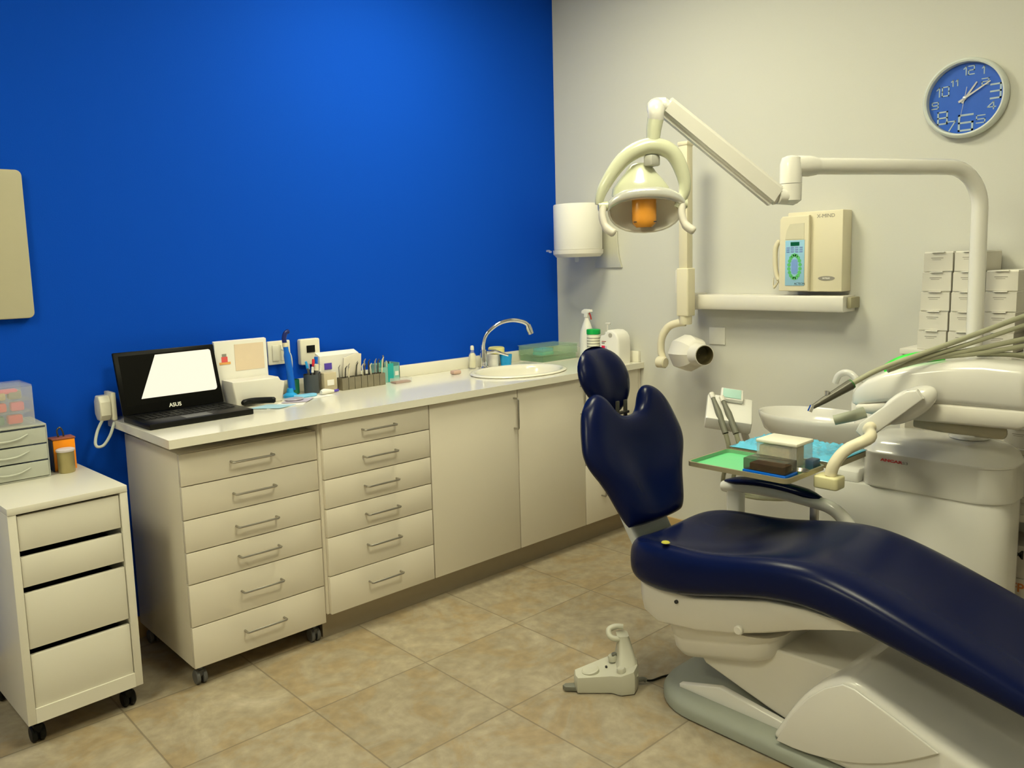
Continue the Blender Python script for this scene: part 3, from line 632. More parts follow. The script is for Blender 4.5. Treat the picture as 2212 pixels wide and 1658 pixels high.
obj('red_line', B(x0-.0012, x0-.0002, -0.4870, -0.4580, 1.016, 1.019), REDINK, t); obj('grey_line', B(x0-.0012, x0-.0002, -0.4780, -0.4580, 1.005, 1.012), GREYINK, t)

# ---------------------------------------------------------------- paper towel dispenser on the white wall
t = thing('paper_dispenser', 'white cylindrical paper dispenser with a metal bracket on white wall', 'dispenser', (-.13, -.30, 1.44))
cx, cy = -.155, -.305
bm = bmesh.new(); lathe(bm, [(.128, 1.508), (.130, 1.512), (.130, 1.742), (.127, 1.748)], (cx, cy, 0), 40); obj('drum', bm, WHITE, t)
bm = bmesh.new(); lathe(bm, [(.118, 1.468), (.134, 1.485), (.136, 1.506), (.131, 1.507)], (cx, cy, 0), 40); obj('base_cup', bm, PLASTM, t)
bm = bmesh.new(); lathe(bm, [(.006, 1.440), (.012, 1.444), (.012, 1.460), (.02, 1.4675)], (cx, cy+.01, 0), 16); obj('outlet', bm, CLEAR, t)
bm = bmesh.new(); cyl(bm, (cx-.10, cy+.118, 1.500), .006, .012, 10, axis='x'); cyl(bm, (cx-.145, cy+.095, 1.505), .005, .02, 10, axis='x'); obj('latch', bm, CLEAR, t)
bm = bmesh.new(); prism(bm, [(-.30, 1.405), (-.485, 1.405), (-.465, 1.47), (-.455, 1.56), (-.455, 1.60), (-.30, 1.60)], -.012, -.001, axis='x', bev=.002); obj('bracket', bm, mat('bracket_grey', (.62, .61, .52), rough=.35, metal=.3), t)

# ---------------------------------------------------------------- x-ray unit
t = thing('xray_unit', 'cream wall-mounted x-ray arm and head beside the worktop end', 'x-ray machine', (-.05, -1.31, 1.23))
bm = bmesh.new(); prism(bm, [(-.118, 1.210), (-.112, 1.200), (-.002, 1.200), (-.002, 1.268), (-.112, 1.268), (-.118, 1.258)], -1.742, -1.015, axis='y', bev=.002); obj('wall_rail', bm, PLASTM, t)
obj('rail_end_cap', B(-.085, -.002, -1.762, -1.743, 1.215, 1.262, bev=.004), mat('olive_grey_plastic', (.34, .31, .20), rough=.5), t)
obj('wall_plate', B(-.135, -.002, -1.012, -.955, 1.195, 1.275, bev=.004), PLASTM, t)
YA, XA = -1.008, -.180
bm = bmesh.new(); box(bm, XA-.026, XA+.022, YA-.028, YA+.022, 1.395, 1.975, bev=.007); obj('upper_arm', bm, CREAM, t); 
bm = bmesh.new(); box(bm, XA-.03, XA+.026, YA-.032, YA+.026, 1.965, 1.985, bev=.006); obj('arm_cap', bm, CREAM, t)
bm = bmesh.new(); prism(bm, rpoly(XA-.034, XA+.03, YA-.036, YA+.030, .008), 1.170, 1.398, axis='z', bev=.006); obj('lower_arm', bm, CREAM, t)
obj('cable_duct', B(XA-.02, XA+.02, YA+.031, YA+.045, 1.28, 1.39, bev=.004), PLASTM, t)
bm = bmesh.new(); lathe(bm, [(.028, 1.130), (.031, 1.135), (.031, 1.172)], (XA, YA, 0), 24); obj('swivel', bm, CREAM, t)
bm = bmesh.new(); tube(bm, smooth_path([(XA, YA, 1.140), (XA-.01, YA+.035, 1.136), (XA-.02, YA+.085, 1.115), (XA-.03, YA+.115, 1.065), (XA-.03, YA+.122, 1.0), (XA-.03, YA+.108, .955)], 6), [.02]*6+[.019]*12+[.018]*13, 14); obj('fork', bm, CREAM, t)
cH = Vector((XA-.040, YA-.048, .997))   # head centre
bm = bmesh.new(); cyl(bm, (0, 0, 0), .028, .05, 20, bev=.006); bmesh.ops.transform(bm, matrix=Matrix.Translation((XA-.055, YA+.125, .945)) @ Matrix.Rotation(PI/2, 4, 'X'), verts=bm.verts); obj('pivot', bm, CREAM, t)
bm = bmesh.new()
dirv = Vector((-.45, -.89, .03)).normalized(); hd = Matrix.Translation(cH) @ dirv.to_track_quat('Z', 'Y').to_matrix().to_4x4() @ Matrix.Scale(1.14, 4)
bmh = bmesh.new(); lathe(bmh, [(.040, -.080), (.062, -.070), (.078, -.035), (.078, .015), (.068, .045), (.056, .062), (.048, .068)], (0, 0, 0), 8, sx=1.0, sy=.97); bmesh.ops.transform(bmh, matrix=hd, verts=bmh.verts); obj('tube_head', bmh, PLASTM, t, ang=28)
bmh = bmesh.new(); lathe(bmh, [(.048, .069), (.044, .078), (.042, .125), (.039, .125), (.0375, .078), (.001, .072)], (0, 0, 0), 28, cap0=False, cap1=False); bmesh.ops.transform(bmh, matrix=hd, verts=bmh.verts); obj('cone', bmh, PLASTM, t)
bmh = bmesh.new(); lathe(bmh, [(.0370, .080), (.0385, .1265), (.0365, .1265), (.035, .084), (.001, .083)], (0, 0, 0), 28, cap0=False, cap1=False); bmesh.ops.transform(bmh, matrix=hd, verts=bmh.verts); obj('cone_lining', bmh, mat('lead_lining', (.07, .055, .02), rough=.6), t)
obj_plate = solo('blank_plate', B(-.006, -.0005, -1.115, -1.025, 1.02, 1.105, bev=.002), mat('pale_plate', (.76, .75, .68), rough=.4), 'pale blank cover plate on wall behind the x-ray head', 'cover plate', (-.003, -1.07, 1.06))

# control box on the wall
t = thing('xray_control_box', 'cream wall control box with a blue keypad above the rail', 'control box', (-.06, -1.57, 1.27))
bm = bmesh.new(); box(bm, -.088, -.002, -1.722, -1.475, 1.285, 1.628, bev=.006); obj('housing', bm, CREAM, t)
bm = bmesh.new(); prism(bm, [(-1.448, 1.288), (-1.585, 1.288), (-1.585, 1.612), (-1.463, 1.612), (-1.452, 1.60)], -.112, -.089, axis='x', bev=.005); obj('control_panel', bm, CREAM, t)
bm = bmesh.new(); prism(bm, [(-1.478, 1.512), (-1.565, 1.512), (-1.565, 1.580), (-1.50, 1.578), (-1.485, 1.55)], -.1135, -.1122, axis='x'); obj('panel_recess', bm, mat('cream_recess', (.66, .62, .46), rough=.4), t)
kp = obj('keypad', B(-.1145, -.1122, -1.568, -1.480, 1.312, 1.508, bev=.001), mat('keypad_blue', (.30, .55, .74), rough=.35, var=.03), t)
obj('readout', B(-.1158, -.1147, -1.545, -1.505, 1.484, 1.500), mat('readout_green', (.0, .10, .04), rough=.3), kp)
bm = bmesh.new()
for k in range(18):
    a = 2*PI*k/18; cyl(bm, (-.1158, -1.524+.026*math.sin(a), 1.394+.050*math.cos(a)), .0078, .0011, 10, axis='x')
obj('tooth_keys', bm, mat('keypad_green', (.12, .52, .16), rough=.4), kp)
bm = bmesh.new()
for r_ in range(3):
    for c_ in range(4): box(bm, -.1156, -.1147, -1.560+c_*.020, -1.546+c_*.020, 1.456+r_*.009, 1.461+r_*.009)
obj('function_keys', bm, mat('keypad_lilac', (.20, .30, .60), rough=.4), kp)
bm = bmesh.new(); prism(bm, rpoly(-1.538, -1.510, 1.362, 1.426, .012), -.1154, -.1147, axis='x'); obj('arch_centre', bm, mat('keypad_violet', (.20, .34, .70), rough=.4), kp)
obj('maker_line', text_bm('ACTEON', .012, (-.1148, -1.548, 1.320), '-x', ext=.0003), INK, kp)
obj('maker_text', text_bm('X-MIND', .022, (-.0885, -1.648, 1.605), '-x', ext=.0004), GREYINK, t)
bm = bmesh.new(); prism(bm, [(-1.655+.037*math.cos(a*PI/10), 1.342+.0095*math.sin(a*PI/10)) for a in range(20)], -.0895, -.0885, axis='x'); obj('badge', bm, GREYINK, t)
obj('badge_text', text_bm('SATELEC', .0085, (-.0897, -1.655, 1.342), '-x', ext=.0003, bold=.0003), WHITE, t)
bm = bmesh.new(); tube(bm, smooth_path([(-.09, -1.440, 1.510), (-.095, -1.425, 1.48), (-.095, -1.422, 1.42), (-.092, -1.428, 1.36), (-.09, -1.44, 1.335)], 5), [.007]+[.011]*19+[.008], 12); obj('hand_switch', bm, CREAM, t)
bm = bmesh.new(); pts = []
for k in range(110):
    a = k/110; base = Vector((-.095, -1.415+.012*math.sin(a*PI*1.0), 1.34-.035*math.sin(a*PI))) + Vector((0, -.03*a, .0)); pts.append(base + Vector((.007*math.cos(a*2*PI*12), .003*math.cos(a*2*PI*12), .007*math.sin(a*2*PI*12))))
tube(bm, pts, .0018, 6); obj('coiled_cord', bm, CREAM, t)
bm = bmesh.new(); cyl(bm, (-.085, -1.448, 1.335), .005, .02, 10, axis='y'); obj('cord_plug', bm, BLACKP, t)

# ---------------------------------------------------------------- wall clock
cy, cz, R_ = -2.146, 2.013, .147
t = thing('wall_clock', 'round wall clock with a blue face and white rim', 'clock', (0, cy, cz))
def disc(bm, prof, n=64):
    mx = Matrix(((0, 0, -1), (1, 0, 0), (0, 1, 0))); return lathe(bm, prof, (0, cy, cz), n, mx=mx)
bm = bmesh.new(); lathe(bm, [(R_-.018, .001), (R_-.002, .001), (R_, .012), (R_-.002, .034), (R_-.010, .040), (R_-.016, .036), (R_-.018, .014)], (0, cy, cz), 64, mx=Matrix(((0, 0, -1), (1, 0, 0), (0, 1, 0))), cap0=False, cap1=False); obj('rim', bm, CLKRIM, t, ang=50)
bm = bmesh.new(); disc(bm, [(R_-.0185, .001), (R_-.0185, .014)]); obj('face', bm, CLKBLUE, t)
SEG = {'a': (0, 1, 1, 1), 'g': (0, .5, 1, .5), 'd': (0, 0, 1, 0), 'f': (0, .5, 0, 1), 'e': (0, 0, 0, .5), 'b': (1, .5, 1, 1), 'c': (1, 0, 1, .5), 'l': (.75, 0, .75, 1), 'k': (.35, .75, .75, 1), 's': (.35, 0, 1, 1), 'w': (0, .35, .75, 1), 'h': (0, .3, 1, .3)}
DIG = {'0': 'abcdef', '1': 'lk', '2': 'abged', '3': 'abgcd', '4': 'wlh', '5': 'afgcd', '6': 'afgedc', '7': 'as', '8': 'abcdefg', '9': 'abfgcd'}
pos = {12: (.006, .100, .030, .042), 1: (.057, .093, .027, .016), 2: (.066, .050, .022, .022), 3: (.102, .010, .050, .032), 4: (.090, -.040, .027, .026), 5: (.055, -.084, .027, .028), 6: (.004, -.090, .056, .046), 7: (-.048, -.096, .034, .032), 8: (-.078, -.062, .044, .032), 9: (-.106, -.012, .024, .022), 10: (-.084, .036, .033, .050), 11: (-.040, .062, .022, .030)}
for k in range(1, 13):
    ex, ez, hh_, ww_ = pos[k]; bm = bmesh.new(); st_ = str(k); cw = ww_/(len(st_)+.18*(len(st_)-1)); tk = max(.0018, hh_*.062)
    for ci, ch in enumerate(st_):
        ox = ex-ww_/2+ci*cw*1.18; oz = ez-hh_/2
        for sg in DIG[ch]:
            a0_, b0_, a1_, b1_ = SEG[sg]; p0_ = Vector((ox+a0_*cw, oz+b0_*hh_)); p1_ = Vector((ox+a1_*cw, oz+b1_*hh_)); dd_ = (p1_-p0_).normalized(); p0_ -= dd_*tk; p1_ += dd_*tk; nn_ = Vector((-dd_.y, dd_.x))*tk
            prism(bm, [(cy-q_.x, cz+q_.y) for q_ in (p0_-nn_, p1_-nn_, p1_+nn_, p0_+nn_)], -.0152, -.0142, axis='x')
    obj('numeral', bm, CLKNUM, t)
def hand(ang, l, w_, back, x, nm):
    a = math.radians(ang); d_ = Vector((0, -math.sin(a), math.cos(a))); s_ = Vector((0, math.cos(a), math.sin(a)))
    c = Vector((x, cy, cz)); bm = bmesh.new(); P4 = [c-d_*back-s_*w_, c-d_*back+s_*w_, c+d_*l+s_*w_*.55, c+d_*l-s_*w_*.55]
    A = [bm.verts.new(p) for p in P4]; Bb = [bm.verts.new(p+Vector((-.001, 0, 0))) for p in P4]
    bm.faces.new(A); bm.faces.new(Bb[::-1])
    for i in range(4): bm.faces.new((A[i], A[(i+1) % 4], Bb[(i+1) % 4], Bb[i]))
    obj(nm, bm, SILV, t)
hand(36, .066, .0045, .02, -.017, 'hour_hand'); hand(60, .098, .004, .025, -.020, 'minute_hand'); hand(190, .085, .0010, .04, -.023, 'second_hand')
bm = bmesh.new(); lathe(bm, [(.007, .0145), (.007, .025), (.004, .027)], (0, cy, cz), 16, mx=Matrix(((0, 0, -1), (1, 0, 0), (0, 1, 0)))); obj('hub', bm, SILV, t)
bm = bmesh.new(); disc(bm, [(R_-.0155, .0300), (R_-.0155, .0312)]); obj('glass', bm, mat('clock_glass', (.02, .02, .02), rough=.05, alpha=.03), t)

# ---------------------------------------------------------------- shelving and model boxes by the white wall
t = thing('shelf_unit', 'white open shelf unit against the right wall behind the dental unit', 'shelf unit', (-.15, -2.55, 0))
XS = -.200; bm = bmesh.new()
obj('side_panel', B(XS, -.002, -2.035, -2.017, 0, 1.051, bev=.001), PLASTM, t)
obj('side_panel', B(XS, -.002, -3.20, -3.182, 0, 1.051, bev=.001), PLASTM, t)
obj('top_board', B(XS-.008, -.002, -3.21, -2.010, 1.052, 1.073, bev=.001), PLASTM, t)
for z0 in (.637, .470, .02): obj('shelf_board', B(XS, -.014, -3.181, -2.036, z0, z0+.026, bev=.001), PLASTM, t)
obj('back_panel', B(-.012, -.002, -3.181, -2.036, .001, 1.051), PLASTM, t)
def model_box(y0, z0, w_, h_, d_, label, xf, group, first=[None]):
    if first[0] is None:
        t = thing('card_box', label, 'box', (0, 0, 0), group); setorg((0, 0, 0))
        bm = bmesh.new(); box(bm, 0, d_, -w_, 0, 0, h_-.0055, bev=.0008, seg=1); obj('carton', bm, CARD, t)
        bm = bmesh.new(); box(bm, -.007, .004, -w_*.72, -w_*.28, h_-.0040, h_-.0006); box(bm, .006, d_, -w_+.001, -.001, h_-.0052, h_-.0008); obj('lid_flap', bm, ALU, t)
        bm = bmesh.new(); box(bm, -.0006, -.0001, -w_*.68, -w_*.26, h_*.66, h_*.69); box(bm, -.0006, -.0001, -w_*.60, -w_*.30, h_*.58, h_*.60); obj('writing', bm, GREYINK, t)
        t.location = (xf, y0, z0); first[0] = t; return t
    return dup(first[0], (xf, y0, z0), label, group)
BH = .0735; ordn = ['topmost', 'second from top', 'third from top', 'fourth from top', 'lowest']
for c, (yy, ztop, n) in enumerate(((-2.085, 1.441, 5), (-2.192, 1.441, 5), (-2.298, 1.3695, 4))):
    for k in range(n):
        z0 = ztop-BH*(k+1)+.0006
        nm = ['left', 'middle', 'right'][c]
        o_ = ordn[k] if k < n-1 else 'lowest'
        model_box(yy+.0035*k*(1 if c < 2 else .6), z0-.0, .101, BH, .180, 'small white card box, %s in the %s column on the shelf unit' % (o_, nm), -.200, 'small white card boxes stacked on the shelf unit')
for c, yy in enumerate((-2.298, -2.405)):
    pass
# boxes in the compartments
for k, (y0, z0) in enumerate(((-2.375, .6635), (-2.375, .7375), (-2.375, .8115), (-2.480, .6635), (-2.480, .7375), (-2.408, .4965), (-2.408, .5605))):
    lab = 'small white card box %s' % ['at the bottom of the left stack in the upper compartment', 'in the middle of the left stack in upper compartment', 'on top of the left stack in the upper compartment', 'lower one of the right stack in upper compartment', 'upper one of the right stack in upper compartment', 'lower of two in the shallow compartment', 'upper of two in the shallow compartment'][k]
    q = model_box(y0, z0, .101, BH, .180, lab, -.195, 'small white card boxes in the shelf compartments')
    if k >= 5: q.scale = (1, 1, .86)
for k, (z0, z1) in enumerate(((.2615, .383), (.142, .260), (.047, .1410))):
    t = thing('supply_carton', 'white carton with a green spine, %s in the bottom compartment' % ['topmost', 'middle one', 'lowest'][k], 'carton', (-.1, -2.46, z0), 'green-spined cartons in the bottom compartment')
    obj('carton', B(-.198, -.03, -2.60, -2.392, z0, z1, bev=.002), mat('carton_white', (.60, .56, .50), rough=.5, var=.05), t)
    obj('green_edge', B(-.1992, -.1982, -2.414, -2.391, z0+.001, z1-.001), GRNBOX, t)
    tb = text_bm('M' if k == 0 else 'FP', .045, (-.1992, -2.440, z1-.035), '-x', ext=.0003, bold=.001); obj('lettering', tb, INK if k == 0 else mat('orange_ink', (.55, .18, .05), rough=.5), t)
t = thing('red_carton', 'red and white box on top of the right card box column', 'box', (-.12, -2.45, 1.074))
obj('carton', B(-.20, -.02, -2.52, -2.425, 1.074, 1.20, bev=.001), CARD, t); obj('red_panel', B(-.2012, -.2002, -2.50, -2.428, 1.11, 1.17), mat('deep_red', (.45, .005, .01), rough=.5), t)

# ---------------------------------------------------------------- dental unit cabinet with the spittoon
t = thing('dental_unit', 'white rounded dental unit cabinet with spittoon bowl behind the chair', 'dental unit', (-.31, -2.15, 0))
def rounded_block(poly_fn, levels):
    """levels: (z, inset)"""
    bm = bmesh.new(); ring_loft(bm, [[Vector((p[0], p[1], z)) for p in poly_fn(i)] for z, i in levels]); return bm
low = lambda i: rpoly(-.50+i, -.215-i, -2.465+i, -1.80-i, [.10, .10, .06, .06], 8)
obj('lower_body', rounded_block(low, [(0.0, .012), (.02, .004), (.25, .002), (.585, 0), (.592, .003)]), PLAST, t)
led = lambda i: rpoly(-.495+i, -.220-i, -1.985+i*.3, -1.795-i, [.01, .01, .06, .06], 8)
obj('ledge', rounded_block(led, [(.5935, .0), (.612, .0), (.628, .008), (.636, .024), (.638, .05)]), PLAST, t)
hum = lambda i: rpoly(-.505+i, -.213-i, -2.475+i, -1.990-i*.55, [.11, .11, .07, .07], 8)
obj('upper_body', rounded_block(hum, [(.5935, .0), (.60, -.002), (.712, .0), (.716, -.004), (.722, -.004), (.728, .004), (.750, .012), (.768, .028), (.776, .050), (.778, .09)]), PLAST, t, ang=50)
obj('logo', text_bm('ANCAR', .022, (-.5070, -2.110, .697), '-x', ext=.0004, bold=.001, sxy=(1.0, .6), rot=-.02), REDINK, t)
obj('model_mark', text_bm('S3', .022, (-.5070, -2.158, .696), '-x', ext=.0004, sxy=(1.0, .6)), GREYINK, t)
# spittoon
bx, by = -.355, -1.755
prof = [(.0001, .690), (.45, .690), (.70, .70), (.90, .735), (.985, .785), (1.0, .800), (.985, .806), (.955, .802), (.90, .772), (.70, .740), (.35, .728), (.0001, .724)]
bm = bmesh.new(); ring_loft(bm, [[Vector((bx+.155*k*math.cos(2*PI*i/48), by+.243*k*math.sin(2*PI*i/48), z)) for i in range(48)] for k, z in prof], False, False); bw = obj('spittoon_bowl', bm, PLAST, t, ang=60)
bm = bmesh.new(); lathe(bm, [(.11, .600), (.10, .62), (.085, .66), (.09, .689)], (bx+.02, by-.10, 0), 32, sx=.9); obj('bowl_neck', bm, PLAST, t)
bm = bmesh.new(); lathe(bm, [(.001, .729), (.022, .731), (.024, .735), (.016, .736), (.001, .735)], (bx, by+.05, 0), 20); obj('bowl_drain', bm, CHROME, bw)
bm = bmesh.new(); tube(bm, smooth_path([(-.33, -1.905, .74), (-.33, -1.905, .86), (-.33, -1.905, .94), (-.33, -1.885, .972), (-.33, -1.855, .980), (-.33, -1.828, .965), (-.33, -1.815, .935)], 6), [.022]*7+[.018]*7+[.013]*23, 14); obj('cup_filler', bm, PLAST, t)
bm = bmesh.new(); prism(bm, rpoly(-.36, -.27, -1.985, -1.90, .02), .78, .905, axis='z', bev=.012); obj('filler_tower', bm, PLAST, t)
bm = bmesh.new(); lathe(bm, [(.062, .7785), (.066, .782), (.060, .790), (.035, .794)], (-.315, -2.300, 0), 32); obj('pole_base', bm, PLAST, t)

# assistant's instrument holder, carried by an arm from the unit
t = thing('suction_holder', 'white suction holder block with two hanging handpieces left of the bowl', 'instrument holder', (-.6, -1.5, .55))
XH = -.60
ax_ = Vector((.55, -.83, 0)).normalized(); ay_ = Vector((.83, .55, 0))
def loc(p, c): return Vector(c) + ax_*p[0] + ay_*p[1] + Vector((0, 0, p[2]))
C0 = (-.60, -1.51, .815)
def lbox(x0, x1, y0, y1, z0, z1, c, bev=0.0, tilt_=0.0):
    b_ = B(x0, x1, y0, y1, z0, z1, bev=bev)
    mm = Matrix((ax_, ay_, Vector((0, 0, 1)))).transposed().to_4x4(); mm = Matrix.Translation(c) @ mm @ Matrix.Rotation(tilt_, 4, 'Y') @ Matrix.Rotation(.45, 4, 'X')
    bmesh.ops.transform(b_, matrix=mm, verts=b_.verts); return b_
obj('holder_block', lbox(-.095, .085, -.085, .085, -.030, .026, C0, .008, .14), PLAST, t)
obj('control_pad', lbox(-.045, .045, .035, .115, .027, .046, C0, .006, .14), PLAST, t)
obj('touch_surface', lbox(-.036, .036, .042, .105, .0465, .0485, C0, .001, .14), mat('pale_aqua_film', (.40, .62, .55), rough=.3), t)
for k, dx in enumerate((-.035, .005)):
    a_ = loc((dx-.030, -.010, .062-.012*k), C0); b_ = loc((dx-.012, -.060, .020-.008*k), C0); c_ = loc((dx+.016, -.108, -.060), C0); d_ = loc((dx+.030, -.10, -.14), C0); e_ = loc((dx+.015, .0, -.30), C0); f_ = Vector((-.42, -1.80, .50))
    h = obj('handpiece', tube(bmesh.new(), [a_, b_, c_], [.008, .013, .012], 12), mat('dark_grip', (.16, .16, .12), rough=.5), t); obj('tip', tube(bmesh.new(), [a_+(a_-b_)*.4, a_+(a_-b_)*.01], [.012, .010], 10), PLASTM, h)
    obj('hose', tube(bmesh.new(), smooth_path([c_, d_, e_, e_+Vector((.08, -.1, -.05)), f_+Vector((-.09, .01, 0))], 6), .009, 10), HOSE, t)
obj('holder_arm', tube(bmesh.new(), smooth_path([loc((.06, .03, -.01), C0), Vector((-.57, -1.56, .73)), Vector((-.545, -1.60, .66)), Vector((-.48, -1.70, .62)), Vector((-.44, -1.785, .590))], 5), .014, 12), PLASTM, t)

# ---------------------------------------------------------------- operating lamp on its pole
t = thing('operating_lamp', 'white dental operating lamp hanging from an angled arm on a tall bent pole', 'operating lamp', (-.315, -2.30, .795))
PX_, PY_ = -.312, -2.303
AD = Vector((-.902, .432, 0))
ztop = 1.725
pts = [(PX_, PY_, .7955), (PX_, PY_, 1.2), (PX_, PY_, ztop-.14)]
for k in range(1, 9):
    a = k/9*PI/2; pts.append((PX_+AD.x*.14*(1-math.cos(a)), PY_+AD.y*.14*(1-math.cos(a)), ztop-.14+.14*math.sin(a)))
E1 = Vector((PX_, PY_, ztop))+AD*.14; E2 = Vector((PX_, PY_, ztop))+AD*.70
pts += [tuple(E1), tuple((E1+E2)/2), tuple(E2)]
bm = bmesh.new(); tube(bm, pts, .0265, 20); obj('pole', bm, PLAST, t, ang=60)
EJ = Vector((PX_, PY_, ztop))+AD*.765
bm = bmesh.new(); tube(bm, [E2-AD*.03, E2+AD*.0, E2+AD*.035, EJ+AD*.0], [.028, .033, .033, .030], 20); lathe(bm, [(.034, ztop-.055), (.034, ztop+.005), (.028, ztop+.026), (.012, ztop+.032)], (EJ.x, EJ.y, 0), 28); obj('elbow', bm, PLAST, t, ang=50)
bm = bmesh.new(); lathe(bm, [(.020, ztop-.118), (.033, ztop-.108), (.034, ztop-.057)], (EJ.x, EJ.y, 0), 28); J = Vector((EJ.x, EJ.y, ztop-.095)); tube(bm, [J+AD*-.01, J+AD*.05], [.028, .024], 16); obj('lower_knuckle', bm, PLAST, t, ang=50)
J1 = J+AD*.055+Vector((0, 0, .0)); J2 = Vector((-1.375, -1.752, 1.912))
dv = (J2-J1).normalized(); side = dv.cross(Vector((0, 0, 1))).normalized(); upv = side.cross(dv)
def beam(a, b, w0, h0, w1, h1, bev=.008):
    bm = bmesh.new(); box(bm, -.5, .5, -.5, .5, 0, 1); L_ = (b-a).length
    for v in bm.verts:
        k = v.co.z; w_ = w0+(w1-w0)*k; h_ = h0+(h1-h0)*k; v.co = a + dv*(k*L_) + side*(v.co.x*w_) + upv*(v.co.y*h_)
    bmesh.ops.bevel(bm, geom=bm.edges[:], offset=bev, segments=3, affect='EDGES'); return bm
obj('spring_arm', beam(J1-dv*.01, J2, .044, .074, .042, .064, .013), PLAST, t, ang=60)
# hanging stem
S0 = J2 - dv*.02 + Vector((-.03, .015, -.02))
rt = Vector((.743, -.669, 0)); tw = Vector((-.669, -.743, 0)); up_ = Vector((0, 0, 1))
O = Vector((-1.479, -1.752, 1.611)) + rt*.0
def LP(a, b, c): return O + rt*a + tw*b + up_*c          # right, toward the viewer's side, up (m)
bm = bmesh.new(); tube(bm, smooth_path([J2-dv*.01, J2+Vector((-.02, .01, -.008)), LP(.043, .0, .272), LP(.042, .0, .245)], 4), [.026]*9+[.024]*4, 14); obj('arm_head', bm, PLAST, t, ang=60)
bm = bmesh.new(); tube(bm, [LP(.042, 0, .248), LP(.036, 0, .215), LP(.033, 0, .170)], [.024, .022, .018], 18); obj('stem', bm, GREENC, t)
# yoke
yk = smooth_path([LP(-.132, 0, .0), LP(-.118, 0, .045), (LP(-.075, 0, .110)), LP(-.03, 0, .150), LP(.03, 0, .168), LP(.088, 0, .148), LP(.120, 0, .090), LP(.128, 0, .035), LP(.105, 0, -.015)], 6)
nn = len(yk); bm = bmesh.new(); tube(bm, yk, [.010+.015*math.sin(PI*i/(nn-1))**.8 for i in range(nn)], 14); obj('yoke', bm, GREENC, t, ang=60)
bm = bmesh.new(); merge(bm, B(-.022, .022, -.016, .016, -.016, .016, bev=.006), 0, Matrix.Translation(LP(.030, 0, .125))); obj('yoke_clamp', bm, mat('pale_grey_knob', (.50, .50, .46), rough=.4), t)
# head shell: a half bowl opening toward the viewer side and down, with a visor bump
def shell(f_out, f_in, mname, m, parent, n=28, k=10, flip=1):
    bm = bmesh.new(); rings = []
    for j in range(k+1):
        a = j/k*PI/2; rings.append([f_out(2*PI*i/n, a) for i in range(n)])
    for j in range(k+1):
        a = (1-j/k)*PI/2; rings.append([f_in(2*PI*i/n, a) for i in range(n)])
    ring_loft(bm, rings, False, False); return obj(mname, bm, m, parent, ang=60)
tl = .35
def HP(a, b, c):     # head-local, tilted so that it opens forward and down
    b2 = b*math.cos(tl) + c*math.sin(tl)*1; c2 = -b*math.sin(tl) + c*math.cos(tl); return LP(a, b2, c2)
def outl(th_):       # outline of the reflector opening: wide lens with a higher upper arch
    x = .112*math.copysign(abs(math.cos(th_))**.85, math.cos(th_)); z = math.sin(th_); return x, (z*.050 if z > 0 else z*.072)
def fo(th_, a): x, z = outl(th_); return HP(.012+x*math.sin(a)*1.03, -.070*math.cos(a)-.0, -.018+z*math.sin(a)*1.03)
def fi(th_, a): x, z = outl(th_); return HP(.012+x*math.sin(a)*.97, -.062*math.cos(a)+.001, -.018+z*math.sin(a)*.97)
shell(fo, fi, 'reflector', REFL, t)
bm = bmesh.new(); pts_ = []; 
for i in range(25):
    th_ = PI*i/24; x, z = outl(th_); pts_.append(HP(.012+x*1.03, .006, -.018+z*1.05))
tube(bm, pts_, [.004+.015*math.sin(PI*i/24) for i in range(25)], 10); obj('visor', bm, SILV, t, ang=60)
bm = bmesh.new(); lathe(bm, [(.088, -.012), (.085, .01), (.070, .030), (.048, .055), (.034, .075), (.022, .083), (.001, .085)], (0, 0, 0), 28, sy=.62, cap0=True, cap1=False); bmesh.ops.transform(bm, matrix=Matrix.Translation(HP(.0, -.035, .028)) @ Matrix((rt, -tw, up_)).transposed().to_4x4(), verts=bm.verts); obj('housing', bm, GREENC, t, ang=60)
bm = bmesh.new(); lathe(bm, [(.001, -.056), (.024, -.055), (.035, -.044), (.037, -.030), (.037, .028), (.032, .036), (.001, .038)], (0, 0, 0), 28, sy=.6, cap0=False, cap1=False); bmesh.ops.transform(bm, matrix=Matrix.Translation(HP(.008, -.005, -.018)) @ Matrix((rt, -tw, up_)).transposed().to_4x4(), verts=bm.verts); bf = obj('bulb_shield', bm, ORFILT, t)
bm = bmesh.new(); merge(bm, B(-.034, .034, -.002, .002, -.0015, .0015), 0, Matrix.Translation(HP(.008, .0205, -.050)) @ Matrix((rt, -tw, up_)).transposed().to_4x4()); obj('shield_seam', bm, INK, bf)
for s_, nm in ((-1, 'handle'), (1, 'handle')):
    a0 = -.118 if s_ < 0 else .120
    bm = bmesh.new(); tube(bm, smooth_path([LP(a0, .005, -.005), LP(a0-.004, .012, -.035), LP(a0+.006, .02, -.068), LP(a0+.030, .03, -.088)], 5), [.011]*10+[.013]*5+[.009], 12); obj('handle', bm, PLASTM, t, ang=60)
    bm = bmesh.new(); tube(bm, [LP(a0-.014, 0, -.004), LP(a0+.014, 0, -.004)], .014, 14); obj('pivot', bm, GREENC, t)

